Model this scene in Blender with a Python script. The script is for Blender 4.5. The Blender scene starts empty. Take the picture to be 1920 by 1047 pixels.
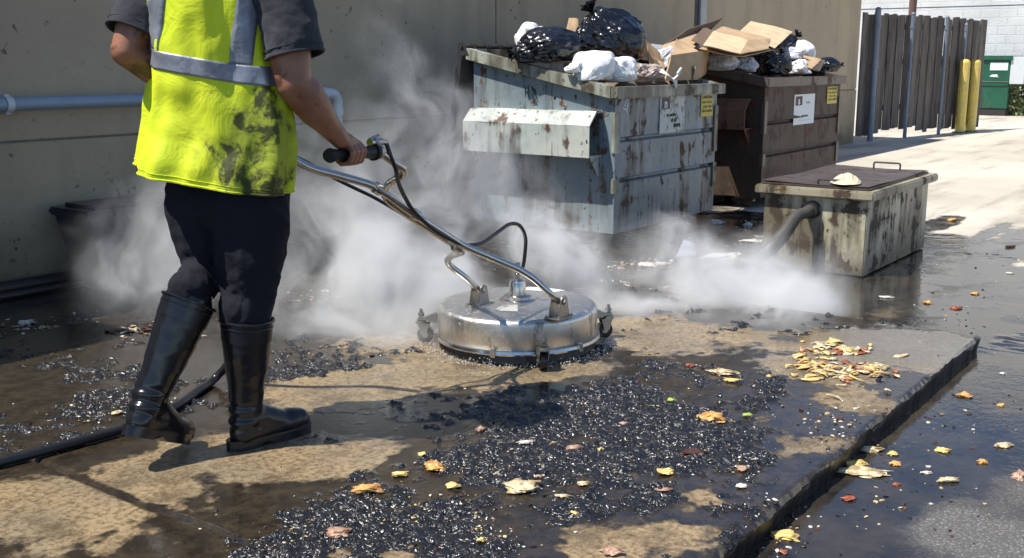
import bpy, bmesh, math, random
import numpy as np
from mathutils import Vector, Matrix
random.seed(7); rng = np.random.RandomState(7)
sc = bpy.context.scene
COL = sc.collection
# ------------------------------------------------------------------ camera geometry
F = 2000.; H = 1.2; TH = math.atan((523.5-115.)/F)
CA, SA = .591, .8067            # world X runs along the wall; camera looks between X and Y
def ray(u, v):
    x = (u-960)/F; y = (523.5-v)/F
    return x, math.cos(TH)+y*math.sin(TH), -math.sin(TH)+y*math.cos(TH)
def cw(r, d, z): return Vector((r*CA+d*SA, -r*SA+d*CA, z))       # (right, ahead, up) seen from the viewpoint -> world
def W(u, v, d):
    r, a, z = ray(u, v); t = d/a
    return cw(r*t, d, H+z*t)
def G(u, v, z=0.):
    r, a, zz = ray(u, v); t = (z-H)/zz
    return cw(r*t, a*t, z)
def onX(u, v, X):
    r, a, z = ray(u, v); w = cw(r, a, z); t = X/w.x; return Vector((X, w.y*t, H+z*t))
def onY(u, v, Y):
    r, a, z = ray(u, v); w = cw(r, a, z); t = Y/w.y; return Vector((w.x*t, Y, H+z*t))
RT = Vector((CA, -SA, 0)); FW = Vector((SA, CA, 0)); UP = Vector((0, 0, 1))

# ------------------------------------------------------------------ noise
def _h(ix, iy, iz, s):
    n = (ix*374761393 + iy*668265263 + iz*2147483647 + s*974634777) & 0xffffffff
    n = ((n ^ (n >> 13))*1274126177) & 0xffffffff
    n = ((n ^ (n >> 16))*2246822519) & 0xffffffff
    return ((n ^ (n >> 15)) & 0xffffff)/float(0xffffff)
def vn(P, s=0):
    P = np.asarray(P, float); i = np.floor(P).astype(np.int64); f = P-i; f = f*f*f*(f*(f*6-15)+10)
    o = 0
    for dx in (0, 1):
        wx = f[:, 0] if dx else 1-f[:, 0]
        for dy in (0, 1):
            wy = f[:, 1] if dy else 1-f[:, 1]
            for dz in (0, 1):
                wz = f[:, 2] if dz else 1-f[:, 2]
                o = o+wx*wy*wz*_h(i[:, 0]+dx, i[:, 1]+dy, i[:, 2]+dz, s)
    return o*2-1
def fbm(P, o=4, s=0, g=.5):
    a = 1; t = 0; r = 0
    for k in range(o):
        r = r+a*vn(np.asarray(P)*2**k+k*7.3, s+k); t += a; a *= g
    return r/t
def ridged(P, o=3, s=0): 
    a = 1; t = 0; r = 0
    for k in range(o):
        r = r+a*(1-np.abs(vn(np.asarray(P)*2**k+k*5.1, s+k))); t += a; a *= .5
    return r/t
def sst(x, a, b):
    t = np.clip((x-a)/(b-a), 0, 1); return t*t*(3-2*t)

# ------------------------------------------------------------------ mesh builder
class MB:
    def __init__(s): s.v = []; s.f = []; s.m = []; s.s = []
    def add(s, vs, fs, mi=0, smooth=False):
        o = len(s.v); s.v += [tuple(p) for p in vs]
        for f in fs: s.f.append(tuple(i+o for i in f)); s.m.append(mi); s.s.append(smooth)
    def box(s, a, b, mi=0, M=None):
        x0, y0, z0 = a; x1, y1, z1 = b
        vs = [(x0,y0,z0),(x1,y0,z0),(x1,y1,z0),(x0,y1,z0),(x0,y0,z1),(x1,y0,z1),(x1,y1,z1),(x0,y1,z1)]
        if M is not None: vs = [M @ Vector(p) for p in vs]
        s.add(vs, [(0,3,2,1),(4,5,6,7),(0,1,5,4),(1,2,6,5),(2,3,7,6),(3,0,4,7)], mi)
    def bbox(s, a, b, r=.004, mi=0, M=None):      # box with bevelled edges
        bm = bmesh.new(); bmesh.ops.create_cube(bm, size=1)
        c = [(a[i]+b[i])/2 for i in range(3)]; d = [b[i]-a[i] for i in range(3)]
        for v in bm.verts: v.co = Vector([c[i]+v.co[i]*d[i] for i in range(3)])
        bmesh.ops.bevel(bm, geom=bm.edges[:], offset=min(r, min(d)*.45), segments=2, affect='EDGES')
        if M is not None: bm.transform(M)
        s.addbm(bm, mi)
    def addbm(s, bm, mi=0, smooth=False):
        bm.verts.index_update()
        s.add([v.co[:] for v in bm.verts], [[v.index for v in f.verts] for f in bm.faces], mi, smooth); bm.free()
    def prism(s, poly, axis, a, b, mi=0):         # poly of 2-D points extruded along axis
        n = len(poly)
        def P(p, t):
            return {0:(t,p[0],p[1]),1:(p[0],t,p[1]),2:(p[0],p[1],t)}[axis]
        vs = [P(p, a) for p in poly]+[P(p, b) for p in poly]
        fs = [(i,(i+1)%n,n+(i+1)%n,n+i) for i in range(n)]+[tuple(range(n))[::-1], tuple(range(n,2*n))]
        s.add(vs, fs, mi)
    def tube(s, pts, r, n=10, mi=0, cap=True, smooth=True):
        pts = [Vector(p) for p in pts]; rs = r if hasattr(r, '__len__') else [r]*len(pts)
        up = Vector((0,0,1)); rings = []; pr = None
        for i, p in enumerate(pts):
            t = (pts[min(i+1,len(pts)-1)]-pts[max(i-1,0)])
            t = t.normalized() if t.length > 1e-9 else Vector((0,0,1))
            if pr is None:
                a = t.cross(up) if abs(t.dot(up)) < .95 else t.cross(Vector((1,0,0)))
            else: a = pr-t*pr.dot(t)
            a.normalize(); pr = a; b = t.cross(a)
            rings.append([p+(a*math.cos(k*2*math.pi/n)+b*math.sin(k*2*math.pi/n))*rs[i] for k in range(n)])
        o = [q for R in rings for q in R]; fs = []
        for i in range(len(rings)-1):
            for k in range(n): fs.append((i*n+k, i*n+(k+1)%n, (i+1)*n+(k+1)%n, (i+1)*n+k))
        s.add(o, fs, mi, smooth)
        if cap:
            for R in (rings[0][::-1], rings[-1]): s.add(R, [tuple(range(n))], mi)
    def cyl(s, a, b, r, r2=None, n=24, mi=0): s.tube([a, b], [r, r if r2 is None else r2], n, mi)
    def lathe(s, prof, M, n=48, mi=0, smooth=True):
        vs = []; fs = []
        for (r, z) in prof:
            for k in range(n):
                a = k*2*math.pi/n; vs.append(M @ Vector((r*math.cos(a), r*math.sin(a), z)))
        for i in range(len(prof)-1):
            for k in range(n): fs.append((i*n+k, i*n+(k+1)%n, (i+1)*n+(k+1)%n, (i+1)*n+k))
        s.add(vs, fs, mi, smooth)
    def ball(s, c, r, mi=0, sub=2, sc3=(1,1,1)):
        bm = bmesh.new(); bmesh.ops.create_icosphere(bm, subdivisions=sub, radius=1)
        for v in bm.verts: v.co = Vector((c[0]+v.co.x*r*sc3[0], c[1]+v.co.y*r*sc3[1], c[2]+v.co.z*r*sc3[2]))
        s.addbm(bm, mi, True)
    def build(s, name, mats, parent=None, origin=None, label=None, solid=0):
        me = bpy.data.meshes.new(name)
        o0 = Vector(origin) if origin is not None else (parent.location.copy() if parent is not None and parent.parent is None else (ROOT(parent).location.copy() if parent is not None else Vector((0,0,0))))
        me.from_pydata([(p[0]-o0.x, p[1]-o0.y, p[2]-o0.z) for p in s.v], [], s.f)
        if not isinstance(mats, (list, tuple)): mats = [mats]
        for m in mats: me.materials.append(m)
        me.polygons.foreach_set('material_index', s.m); me.polygons.foreach_set('use_smooth', s.s)
        me.validate(); me.set_sharp_from_angle(angle=math.radians(38)); me.update()
        ob = bpy.data.objects.new(name, me); COL.objects.link(ob)
        if parent is not None: ob.parent = parent
        else: ob.location = o0
        if label: ob['label'] = label
        if solid:
            m = ob.modifiers.new('solid', 'SOLIDIFY'); m.thickness = solid; m.offset = 0
        return ob
def ROOT(o):
    while o.parent is not None: o = o.parent
    return o
def tag(o, label=None, cat=None, group=None, kind=None):
    if label: o['label'] = label
    if cat: o['category'] = cat
    if group: o['group'] = group
    if kind: o['kind'] = kind
    return o
def thing(name, loc, label, cat, group=None):
    o = bpy.data.objects.new(name, None); COL.objects.link(o); o.location = loc; o.empty_display_size = .1
    return tag(o, label, cat, group)
def meshobj(name, V, Fc, mats, parent=None, origin=None, smooth=True, label=None):
    b = MB(); b.v = [tuple(p) for p in V]; b.f = [tuple(f) for f in Fc]; b.m = [0]*len(b.f); b.s = [smooth]*len(b.f)
    return b.build(name, mats, parent, origin, label)
def copy_tree(o, parent=None):
    c = o.copy(); COL.objects.link(c)
    if parent is not None: c.parent = parent
    for ch in list(o.children): copy_tree(ch, c)
    return c
def cr(pts, n=8):                                   # Catmull-Rom through points
    P = [Vector(p) for p in pts]; P = [P[0]*2-P[1]]+P+[P[-1]*2-P[-2]]; o = []
    for i in range(1, len(P)-2):
        for k in range(n):
            t = k/n; a, b, c, d = P[i-1], P[i], P[i+1], P[i+2]
            o.append(.5*((2*b)+(c-a)*t+(2*a-5*b+4*c-d)*t*t+(3*b-a-3*c+d)*t**3))
    o.append(P[-2]); return o
def fillet(pts, r=.03, n=5):                        # polyline with rounded corners
    P = [Vector(p) for p in pts]; o = [P[0]]
    for i in range(1, len(P)-1):
        a = (P[i-1]-P[i]); b = (P[i+1]-P[i]); rr = min(r, a.length*.45, b.length*.45)
        A = P[i]+a.normalized()*rr; B = P[i]+b.normalized()*rr
        for k in range(n+1):
            t = k/n; o.append(A*(1-t)**2+P[i]*2*t*(1-t)+B*t*t)
    o.append(P[-1]); return o
# organic shapes: tapered capsules fused by a voxel remesh, smoothed, then baked
def caps(chains, voxel=.006, smooth=6, fac=.5):
    b = MB()
    for ch in chains:
        pts = ch
        for i, (p, r) in enumerate(pts):
            b.ball(p, r, sub=3)
            if i:
                q, rq = pts[i-1]; n = max(2, int((Vector(p)-Vector(q)).length/(.5*min(r, rq)))+1)
                if (Vector(p)-Vector(q)).length > 1e-5: b.tube([Vector(q), Vector(p)], [rq, r], 20)
    me = bpy.data.meshes.new('tmp'); me.from_pydata(b.v, [], b.f); ob = bpy.data.objects.new('tmp', me); COL.objects.link(ob)
    m = ob.modifiers.new('r', 'REMESH'); m.mode = 'VOXEL'; m.voxel_size = voxel; m.adaptivity = 0
    if smooth:
        m = ob.modifiers.new('s', 'SMOOTH'); m.factor = fac; m.iterations = smooth
    dg = bpy.context.evaluated_depsgraph_get(); me2 = bpy.data.meshes.new_from_object(ob.evaluated_get(dg))
    bpy.data.objects.remove(ob); bpy.data.meshes.remove(me); return me2
def getco(me):
    a = np.empty(len(me.vertices)*3); me.vertices.foreach_get('co', a); return a.reshape(-1, 3)
def getno(me):
    a = np.empty(len(me.vertices)*3); me.vertices.foreach_get('normal', a); return a.reshape(-1, 3)
def setco(me, a): me.vertices.foreach_set('co', a.reshape(-1)); me.update()
def addme(me, name, mats, parent, origin=None, label=None):
    o0 = np.array(ROOT(parent).location[:] if parent is not None else (origin or (0,0,0)))
    setco(me, getco(me)-o0); me.name = name
    me.materials.clear()
    for m in (mats if isinstance(mats, (list, tuple)) else [mats]): me.materials.append(m)
    me.polygons.foreach_set('use_smooth', [True]*len(me.polygons)); me.update()
    ob = bpy.data.objects.new(name, me); COL.objects.link(ob)
    if parent is not None: ob.parent = parent
    else: ob.location = o0
    if label: ob['label'] = label
    return ob

# ------------------------------------------------------------------ materials
class NT:
    def __init__(s, name):
        s.mat = bpy.data.materials.new(name); s.mat.use_nodes = True; s.t = s.mat.node_tree; s.t.nodes.clear()
        s.out = s.n('ShaderNodeOutputMaterial')
    def n(s, ty, **k):
        x = s.t.nodes.new(ty)
        for a, b in k.items(): setattr(x, a, b)
        return x
    def l(s, a, b): s.t.links.new(a, b)
    def set(s, inp, v):
        if hasattr(v, 'is_linked') or isinstance(v, bpy.types.NodeSocket): s.l(v, inp)
        else: inp.default_value = v
    def coord(s, scale=(1,1,1), kind='Object', rot=(0,0,0)):
        c = s.n('ShaderNodeTexCoord'); m = s.n('ShaderNodeMapping'); s.l(c.outputs[kind], m.inputs[0])
        m.inputs['Scale'].default_value = scale; m.inputs['Rotation'].default_value = rot; return m.outputs[0]
    def world(s, scale=(1,1,1), rot=(0,0,0)):
        c = s.n('ShaderNodeNewGeometry'); m = s.n('ShaderNodeMapping'); s.l(c.outputs['Position'], m.inputs[0])
        m.inputs['Scale'].default_value = scale; m.inputs['Rotation'].default_value = rot; return m.outputs[0]
    def noise(s, co, sc=5, det=4, ro=.55, dist=0, out=0):
        x = s.n('ShaderNodeTexNoise'); s.l(co, x.inputs['Vector']); x.inputs['Scale'].default_value = sc
        x.inputs['Detail'].default_value = det; x.inputs['Roughness'].default_value = ro; x.inputs['Distortion'].default_value = dist
        return x.outputs[out]
    def vor(s, co, sc=5, feat='F1', out='Distance', rand=1):
        x = s.n('ShaderNodeTexVoronoi', feature=feat); s.l(co, x.inputs['Vector']); x.inputs['Scale'].default_value = sc
        x.inputs['Randomness'].default_value = rand; return x.outputs[out]
    def mr(s, v, a, b, c=0., d=1., smooth=True):
        x = s.n('ShaderNodeMapRange'); x.interpolation_type = 'SMOOTHSTEP' if smooth else 'LINEAR'
        s.set(x.inputs[0], v); x.inputs[1].default_value = a; x.inputs[2].default_value = b; x.inputs[3].default_value = c; x.inputs[4].default_value = d
        return x.outputs[0]
    def ma(s, op, a, b=0., c=None):
        x = s.n('ShaderNodeMath', operation=op); s.set(x.inputs[0], a); s.set(x.inputs[1], b)
        if c is not None: s.set(x.inputs[2], c)
        return x.outputs[0]
    def vm(s, op, a, b=(0,0,0), out=0):
        x = s.n('ShaderNodeVectorMath', operation=op); s.set(x.inputs[0], a); s.set(x.inputs[1], b); return x.outputs[out]
    def mix(s, f, a, b, mode='MIX'):
        x = s.n('ShaderNodeMix', data_type='RGBA', blend_type=mode); s.set(x.inputs[0], f)
        s.set(x.inputs[6], a if not isinstance(a, tuple) else tuple(a)+((1,) if len(a)==3 else ()))
        s.set(x.inputs[7], b if not isinstance(b, tuple) else tuple(b)+((1,) if len(b)==3 else ())); return x.outputs[2]
    def fm(s, f, a, b):
        x = s.n('ShaderNodeMix', data_type='FLOAT'); s.set(x.inputs[0], f); s.set(x.inputs[2], a); s.set(x.inputs[3], b); return x.outputs[0]
    def sep(s, co):
        x = s.n('ShaderNodeSeparateXYZ'); s.l(co, x.inputs[0]); return x.outputs
    def bump(s, h, st=.5, dist=.01, nrm=None):
        x = s.n('ShaderNodeBump'); s.set(x.inputs['Height'], h); s.set(x.inputs['Strength'], st); x.inputs['Distance'].default_value = dist
        if nrm is not None: s.l(nrm, x.inputs['Normal'])
        return x.outputs[0]
    def bsdf(s, col=None, rough=.5, metal=0., nrm=None, spec=None, **k):
        x = s.n('ShaderNodeBsdfPrincipled')
        if col is not None: s.set(x.inputs['Base Color'], col if not isinstance(col, tuple) else tuple(col)+((1,) if len(col)==3 else ()))
        s.set(x.inputs['Roughness'], rough); s.set(x.inputs['Metallic'], metal)
        if nrm is not None: s.l(nrm, x.inputs['Normal'])
        if spec is not None: s.set(x.inputs['Specular IOR Level'], spec)
        for a, b in k.items(): s.set(x.inputs[a.replace('_', ' ')], b)
        s.l(x.outputs[0], s.out.inputs[0]); return x
    def blobs(s, P, L):                  # sum of soft ellipses: (x, y, rx, ry, amp); P a vector socket
        tot = None
        for (x, y, rx, ry, a) in L:
            q = s.vm('MULTIPLY', s.vm('SUBTRACT', P, (x, y, 0)), (1/rx, 1/ry, 0))
            w = s.mr(s.vm('LENGTH', q, out=1), 1., 0., 0., a)
            tot = w if tot is None else s.ma('ADD', tot, w)
        return tot
def plain(name, col, rough=.6, metal=0., nscale=30, var=.25, bump=.15, spec=.5, **k):
    t = NT(name); co = t.coord(); n = t.noise(co, nscale, 5); n2 = t.noise(co, nscale*.12, 3)
    d = tuple(c*(1-var) for c in col); e = tuple(min(1, c*(1+var)) for c in col)
    c = t.mix(n, d, e); c = t.mix(t.mr(n2, .35, .7, 0, .5), c, tuple(c_*(1-var*1.2) for c_ in col))
    r = t.mr(n2, .3, .7, max(0.02, rough-.08), min(1, rough+.1))
    t.bsdf(c, r, metal, t.bump(n, bump, .004) if bump else None, spec, **k); return t.mat
def painted(name, base, alt, rust, rough=.42, rustamt=.5, dirt=(.035,.03,.022), dirtamt=.5, low=0., streak=1., metal=0.):
    """weathered painted steel: vertical streaks, chips, rust blooms, grime"""
    t = NT(name); co = t.coord(); cs = t.coord((1, 1, .09)); z = t.sep(t.coord())[2]
    big = t.noise(co, 2.3, 4); med = t.noise(co, 9, 6, .62); fine = t.noise(co, 70, 4, .6)
    st = t.noise(cs, 26, 5, .65); st2 = t.noise(cs, 9, 5, .6)
    c = t.mix(t.mr(big, .35, .65), base, alt)
    c = t.mix(t.mr(fine, .3, .8, 0, .25), c, tuple(b*.6 for b in base))
    # rust: blooms + drips
    rb = t.mr(t.ma('ADD', t.ma('MULTIPLY', med, .65), t.ma('MULTIPLY', st2, .45)), .68-.10*rustamt, .74-.10*rustamt)
    rd = t.mr(st, .63-.06*rustamt, .70-.06*rustamt, 0, .85)
    rb = t.ma('MAXIMUM', rb, t.ma('MULTIPLY', rd, t.mr(t.noise(co, 3.1, 2), .42, .62)))
    rc = t.mix(t.noise(co, 34, 3), rust, tuple(x*.35 for x in rust))
    c = t.mix(rb, c, rc)
    # grime runs
    gm = t.mr(t.ma('ADD', t.ma('MULTIPLY', st2, .6), t.ma('MULTIPLY', big, .5)), .59-.11*dirtamt, .75-.11*dirtamt, 0, .8*streak)
    if low: gm = t.ma('MAXIMUM', gm, t.ma('MULTIPLY', t.mr(t.ma('ADD', z, t.ma('MULTIPLY', med, .35)), low+.2, low-.02), .85))
    c = t.mix(gm, c, dirt)
    c = t.mix(t.ma('MULTIPLY', t.mr(st, .50, .62, 0, .34*streak*min(1.2, dirtamt+.25)), t.mr(med, .40, .60)), c, dirt)
    # small dark chips
    ch = t.mr(t.noise(t.coord((1,1,.45)), 38, 2, .5), .665, .69)
    c = t.mix(t.ma('MULTIPLY', ch, t.mr(med, .38, .5)), c, (.02,.016,.012))
    r = t.fm(rb, rough, .85); r = t.fm(t.ma('MULTIPLY', gm, .6), r, .5)
    h = t.ma('ADD', t.ma('MULTIPLY', rb, .6), t.ma('MULTIPLY', fine, .3)); h = t.ma('ADD', h, t.ma('MULTIPLY', t.noise(co, 5, 2), 2.2))
    t.bsdf(c, r, metal, t.bump(h, .5, .006)); return t.mat
M = {}
M['d1'] = painted('blue_grey_paint', (.165,.215,.24), (.26,.30,.30), (.17,.068,.024), rustamt=.85, dirtamt=.55, low=.10)
M['d1rim'] = painted('rim_paint', (.40,.41,.34), (.28,.28,.22), (.13,.065,.025), rustamt=.8, dirtamt=1.25, dirt=(.07,.058,.035))
M['d1pocket'] = painted('pocket_paint', (.52,.53,.46), (.38,.43,.40), (.17,.075,.028), rustamt=.7, dirtamt=.35)
M['d2'] = painted('brown_rusty_paint', (.044,.029,.019), (.075,.042,.026), (.13,.05,.024), rough=.62, rustamt=1.1, dirtamt=.5, dirt=(.022,.020,.015))
M['d2rim'] = painted('brown_rim', (.085,.062,.048), (.12,.085,.065), (.13,.06,.035), rustamt=.8, dirtamt=.3)
M['d2pocket'] = painted('brown_pocket', (.17,.085,.052), (.22,.12,.085), (.15,.055,.03), rustamt=.9, dirtamt=.3)
M['bin'] = painted('bin_paint', (.56,.52,.38), (.40,.35,.22), (.15,.075,.03), rough=.38, rustamt=1.2, dirtamt=1.25, streak=.9, dirt=(.045,.034,.02), low=.2)
M['binrim'] = painted('bin_rim_paint', (.36,.32,.22), (.25,.21,.13), (.15,.08,.03), rustamt=.8, dirtamt=.6)
M['binlid'] = painted('bin_lid', (.060,.042,.032), (.10,.070,.052), (.10,.045,.022), rustamt=.8, dirtamt=.5)
M['green'] = painted('green_paint', (.008,.085,.045), (.012,.11,.06), (.10,.06,.03), rustamt=.2, dirtamt=.3)
M['black'] = plain('black_plastic', (.018,.018,.02), .45)
M['blackpaint'] = plain('black_paint', (.02,.02,.022), .5)
M['rubber'] = plain('black_rubber', (.010,.010,.011), .24, nscale=22, bump=.12)
M['hose'] = plain('black_hose', (.014,.014,.016), .33, nscale=80, bump=.08)
M['grip'] = plain('grip_rubber', (.012,.012,.012), .6)
M['white'] = plain('white_vinyl', (.72,.73,.72), .4, var=.1)
M['bolt'] = plain('bolt_steel', (.45,.43,.40), .35, metal=1.)
M['zinc'] = plain('zinc', (.42,.40,.36), .38, metal=1., nscale=18, var=.3)
M['dark'] = plain('dark_steel', (.03,.028,.026), .5)
M['yellow'] = painted('yellow_paint', (.76,.57,.12), (.66,.50,.14), (.25,.15,.05), rustamt=.2, dirtamt=.25, dirt=(.25,.18,.07))
M['pipe'] = plain('pipe_paint', (.25,.32,.38), .38, var=.2, nscale=10)
M['pipewhite'] = plain('pipe_white', (.55,.58,.58), .4, var=.15, nscale=10)
M['post'] = plain('galvanised_post', (.17,.20,.25), .5, var=.25, nscale=8)
M['navy'] = plain('navy_plastic', (.012,.015,.028), .35, nscale=8)
M['grate'] = plain('kerb_black', (.02,.02,.018), .4)
def steel():
    t = NT('stainless'); co = t.coord(); br = t.noise(t.coord((1,1,22)), 14, 4, .6); big = t.noise(co, 6, 5, .6); sp = t.noise(co, 60, 4, .65)
    c = t.mix(t.mr(big, .35, .7), (.72,.70,.66), (.52,.50,.46)); c = t.mix(t.mr(sp, .60, .70, 0, .6), c, (.16,.15,.13))
    c = t.mix(t.mr(t.noise(co, 22, 4), .62, .70, 0, .55), c, (.75,.75,.72)); dp = t.mr(t.noise(t.coord((1,1,.35)), 17, 6, .7), .54, .64, 0, .75); c = t.mix(dp, c, (.20,.165,.115))
    r = t.ma('ADD', t.mr(big, .3, .7, .30, .46), t.mr(sp, .55, .7, 0, .3))
    t.bsdf(c, t.ma('ADD', r, t.ma('MULTIPLY', dp, .2)), t.ma('SUBTRACT', t.mr(sp, .6, .72, 1, .4), t.ma('MULTIPLY', dp, .4)), t.bump(t.ma('ADD', br, t.ma('MULTIPLY', sp, .6)), .12, .002)); return t.mat
M['steel'] = steel()
M['tube'] = plain('tube_steel', (.56,.53,.49), .24, metal=1., nscale=40, var=.18, bump=.05)

def bagmat(name, col, rough, bs=.6, sss=False):
    t = NT(name); co = t.coord(); n = t.noise(co, 9, 3, .5, 1.); n2 = t.noise(co, 5, 2, .5, 1.8)
    rg = t.ma('ABSOLUTE', t.ma('SUBTRACT', n2, .5)); rg = t.mr(rg, 0, .12, 1, 0)
    h = t.ma('ADD', t.ma('MULTIPLY', n, .6), t.ma('MULTIPLY', rg, .55))
    c = t.mix(t.mr(n2, .35, .7), col, tuple(x*.75 for x in col))
    x = t.bsdf(c, t.mr(n, .3, .7, rough*.7, rough*1.4), 0, t.bump(h, bs, .02), .6)
    if sss:
        x.inputs['Subsurface Weight'].default_value = .25; x.inputs['Subsurface Radius'].default_value = (.04,.04,.04); x.inputs['Subsurface Scale'].default_value = 1.
    return t.mat
M['bagblack'] = bagmat('black_bag', (.007,.008,.012), .24, .2)
M['bagwhite'] = bagmat('white_bag', (.86,.85,.83), .5, .12)
M['bagclear'] = bagmat('brownish_bag', (.42,.33,.28), .3)
M['baggrey'] = bagmat('grey_bag', (.52,.53,.56), .35, .35)
def card(name, col):
    t = NT(name); co = t.coord(); w = t.noise(t.coord((1,1,1)), 7, 5, .6); f = t.noise(t.coord((30,2,30)), 8, 2)
    c = t.mix(t.mr(w, .3, .75), col, tuple(x*.72 for x in col)); c = t.mix(t.mr(t.noise(co, 3.5, 5, .7), .62, .72, 0, .5), c, tuple(x*.4 for x in col))
    t.bsdf(c, .8, 0, t.bump(t.ma('ADD', w, t.ma('MULTIPLY', f, .2)), .25, .004)); return t.mat
M['card'] = card('cardboard', (.50,.34,.19)); M['carddark'] = card('cardboard_dark', (.17,.11,.07)); M['cardlight'] = card('cardboard_light', (.68,.50,.30))
M['paper'] = plain('paper', (.75,.74,.70), .75, var=.1)
def cloth(name, col, col2, bs=.25, sc=420, rough=.9, dust=None, sheen=.1):
    t = NT(name); co = t.coord(); w = t.noise(co, sc, 2); b = t.noise(co, 5, 4, .6)
    c = t.mix(t.mr(b, .3, .7), col, col2)
    if dust: c = t.mix(t.ma('MULTIPLY', t.mr(t.noise(co, 14, 6, .7), .56, .72), dust[1]), c, dust[0])
    f = t.noise(t.coord((1,1,1)), 11, 4, .6, .8)
    t.bsdf(c, rough, 0, t.bump(t.ma('ADD', t.ma('MULTIPLY', w, .12), f), bs, .012), .3, Sheen_Weight=sheen); return t.mat
M['trouser'] = cloth('navy_trousers', (.006,.007,.012), (.010,.011,.018), .6, dust=((.03,.028,.027), .12), sheen=0.)
M['tee'] = cloth('dark_tee', (.026,.027,.033), (.042,.043,.050), .6)
def skin():
    t = NT('skin'); co = t.coord(); a = t.noise(co, 8, 4); b = t.noise(co, 120, 3)
    c = t.mix(t.mr(a, .3, .7), (.34,.150,.080), (.22,.088,.047)); c = t.mix(t.mr(t.noise(co, 55, 4, .7), .62, .72, 0, .5), c, (.10,.045,.03))
    # grime smudges on the forearm
    c = t.mix(t.mr(t.noise(co, 11, 5, .65), .56, .66, 0, .8), c, (.045,.025,.018))
    t.bsdf(c, t.mr(a, .3, .7, .34, .5), 0, t.bump(b, .25, .002), .5, Subsurface_Weight=.06, Subsurface_Scale=.01); return t.mat
M['skin'] = skin(); M['hair'] = plain('hair', (.012,.009,.007), .5, nscale=200)
M['eye'] = plain('eye', (.7,.68,.65), .2, var=.05, bump=0)
SUNE, SKYS, EXPO, STEAM = 5., .13, .50, 12.5
# ================================================================== SETTING
SL = .07                                             # slab height
def ground_mat():
    t = NT('alley_paving'); P = t.world(); xyz = t.sep(P)
    warp = t.noise(P, 1.1, 4, .6); warp2 = t.noise(P, 4.5, 5, .65)
    e = t.ma('ADD', xyz[0], t.ma('MULTIPLY', t.ma('SUBTRACT', warp, .5), -5.5)); e = t.ma('ADD', e, t.ma('MULTIPLY', t.ma('SUBTRACT', warp2, .5), -1.6))
    wet = t.mr(e, 8.1, 7.5, 0, 1)
    def b(u, v, rx, ry, a): p = G(u, v); return (p.x, p.y, rx, ry, a)
    dry = t.blobs(P, [b(1860,1015,.42,.30,1.5), b(1770,985,.22,.13,.7), b(1930,920,.25,.16,.8)])
    dry = t.mr(t.ma('ADD', dry, t.ma('MULTIPLY', t.ma('SUBTRACT', warp2, .5), 1.6)), .25, 1.15)
    wet = t.ma('MULTIPLY', wet, t.ma('SUBTRACT', 1., dry))
    trail = t.blobs(P, [b(1760,420,1.0,.20,1.2), b(1850,440,1.1,.12,1.), b(1800,520,1.0,.25,1.), b(1700,500,.7,.4,1.), b(1660,560,.8,.5,1.)])
    wet = t.ma('MAXIMUM', wet, t.mr(t.ma('ADD', trail, t.ma('MULTIPLY', t.ma('SUBTRACT', warp2, .5), 1.5)), .3, .55))
    sh = t.mr(t.ma('ADD', xyz[1], t.ma('MULTIPLY', warp2, .6)), 3.8, 4.3)           # damp mucky strip at the wall foot
    near = t.mr(xyz[0], 12, 8.5); wet = t.ma('MAXIMUM', wet, t.ma('MULTIPLY', sh, near))
    grit = t.noise(P, 95, 3, .6); vv = t.vor(P, 120); patch = t.noise(P, .55, 5, .6, .5); strk = t.noise(t.world((.22, 1.6, 1)), 1.7, 5, .65)
    dryc = t.mix(t.mr(patch, .3, .7), (.60,.55,.46), (.46,.41,.335)); dryc = t.mix(t.mr(strk, .48, .70, 0, .55), dryc, (.20,.165,.125))
    dryc = t.mix(t.mr(grit, .45, .75, 0, .4), dryc, (.17,.15,.13))
    asph = t.mix(t.mr(vv, .1, .6), (.28,.27,.255), (.085,.08,.075)); asph = t.mix(t.mr(grit, .35, .65), asph, (.10,.095,.09))
    dryc = t.mix(t.mr(xyz[0], 6.2, 4.5), dryc, asph)
    wetc = t.mix(t.mr(warp2, .35, .65), (.020,.018,.016), (.045,.036,.025)); wetc = t.mix(t.mr(grit, .62, .78, 0, .35), wetc, (.12,.10,.08))
    tanb = t.blobs(P, [b(1230,560,.9,.35,.9), b(1400,470,1.0,.25,.5), b(1100,590,.5,.4,.6), b(1650,590,.5,.25,.6), b(1300,430,1.5,.2,.4), b(900,500,.8,.5,.35)])
    wetc = t.mix(t.mr(t.ma('ADD', tanb, t.ma('MULTIPLY', t.ma('SUBTRACT', warp2, .5), 1.3)), .35, .8), wetc, (.13,.10,.065))
    muck = t.mr(t.noise(P, 7, 6, .7), .55, .65); wetc = t.mix(t.ma('MULTIPLY', muck, .7), wetc, (.008,.008,.008))
    c = t.mix(wet, dryc, wetc)
    rip = t.noise(t.world((1, 1.9, 1), (0,0,.5)), 26, 3, .5, .4)
    rw = t.mr(t.noise(P, 3.3, 5, .65), .42, .66, .012, .11)
    r = t.fm(wet, .85, rw)
    hb = t.ma('ADD', grit, t.ma('MULTIPLY', vv, .7))
    hh = t.ma('ADD', t.ma('MULTIPLY', hb, t.fm(wet, 1., t.mr(rw, .03, .2, .0, .55))), t.ma('MULTIPLY', rip, t.fm(wet, 0., .22)))
    t.bsdf(c, r, 0, t.bump(hh, .55, .006), .5); return t.mat
M['ground'] = ground_mat()
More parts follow.
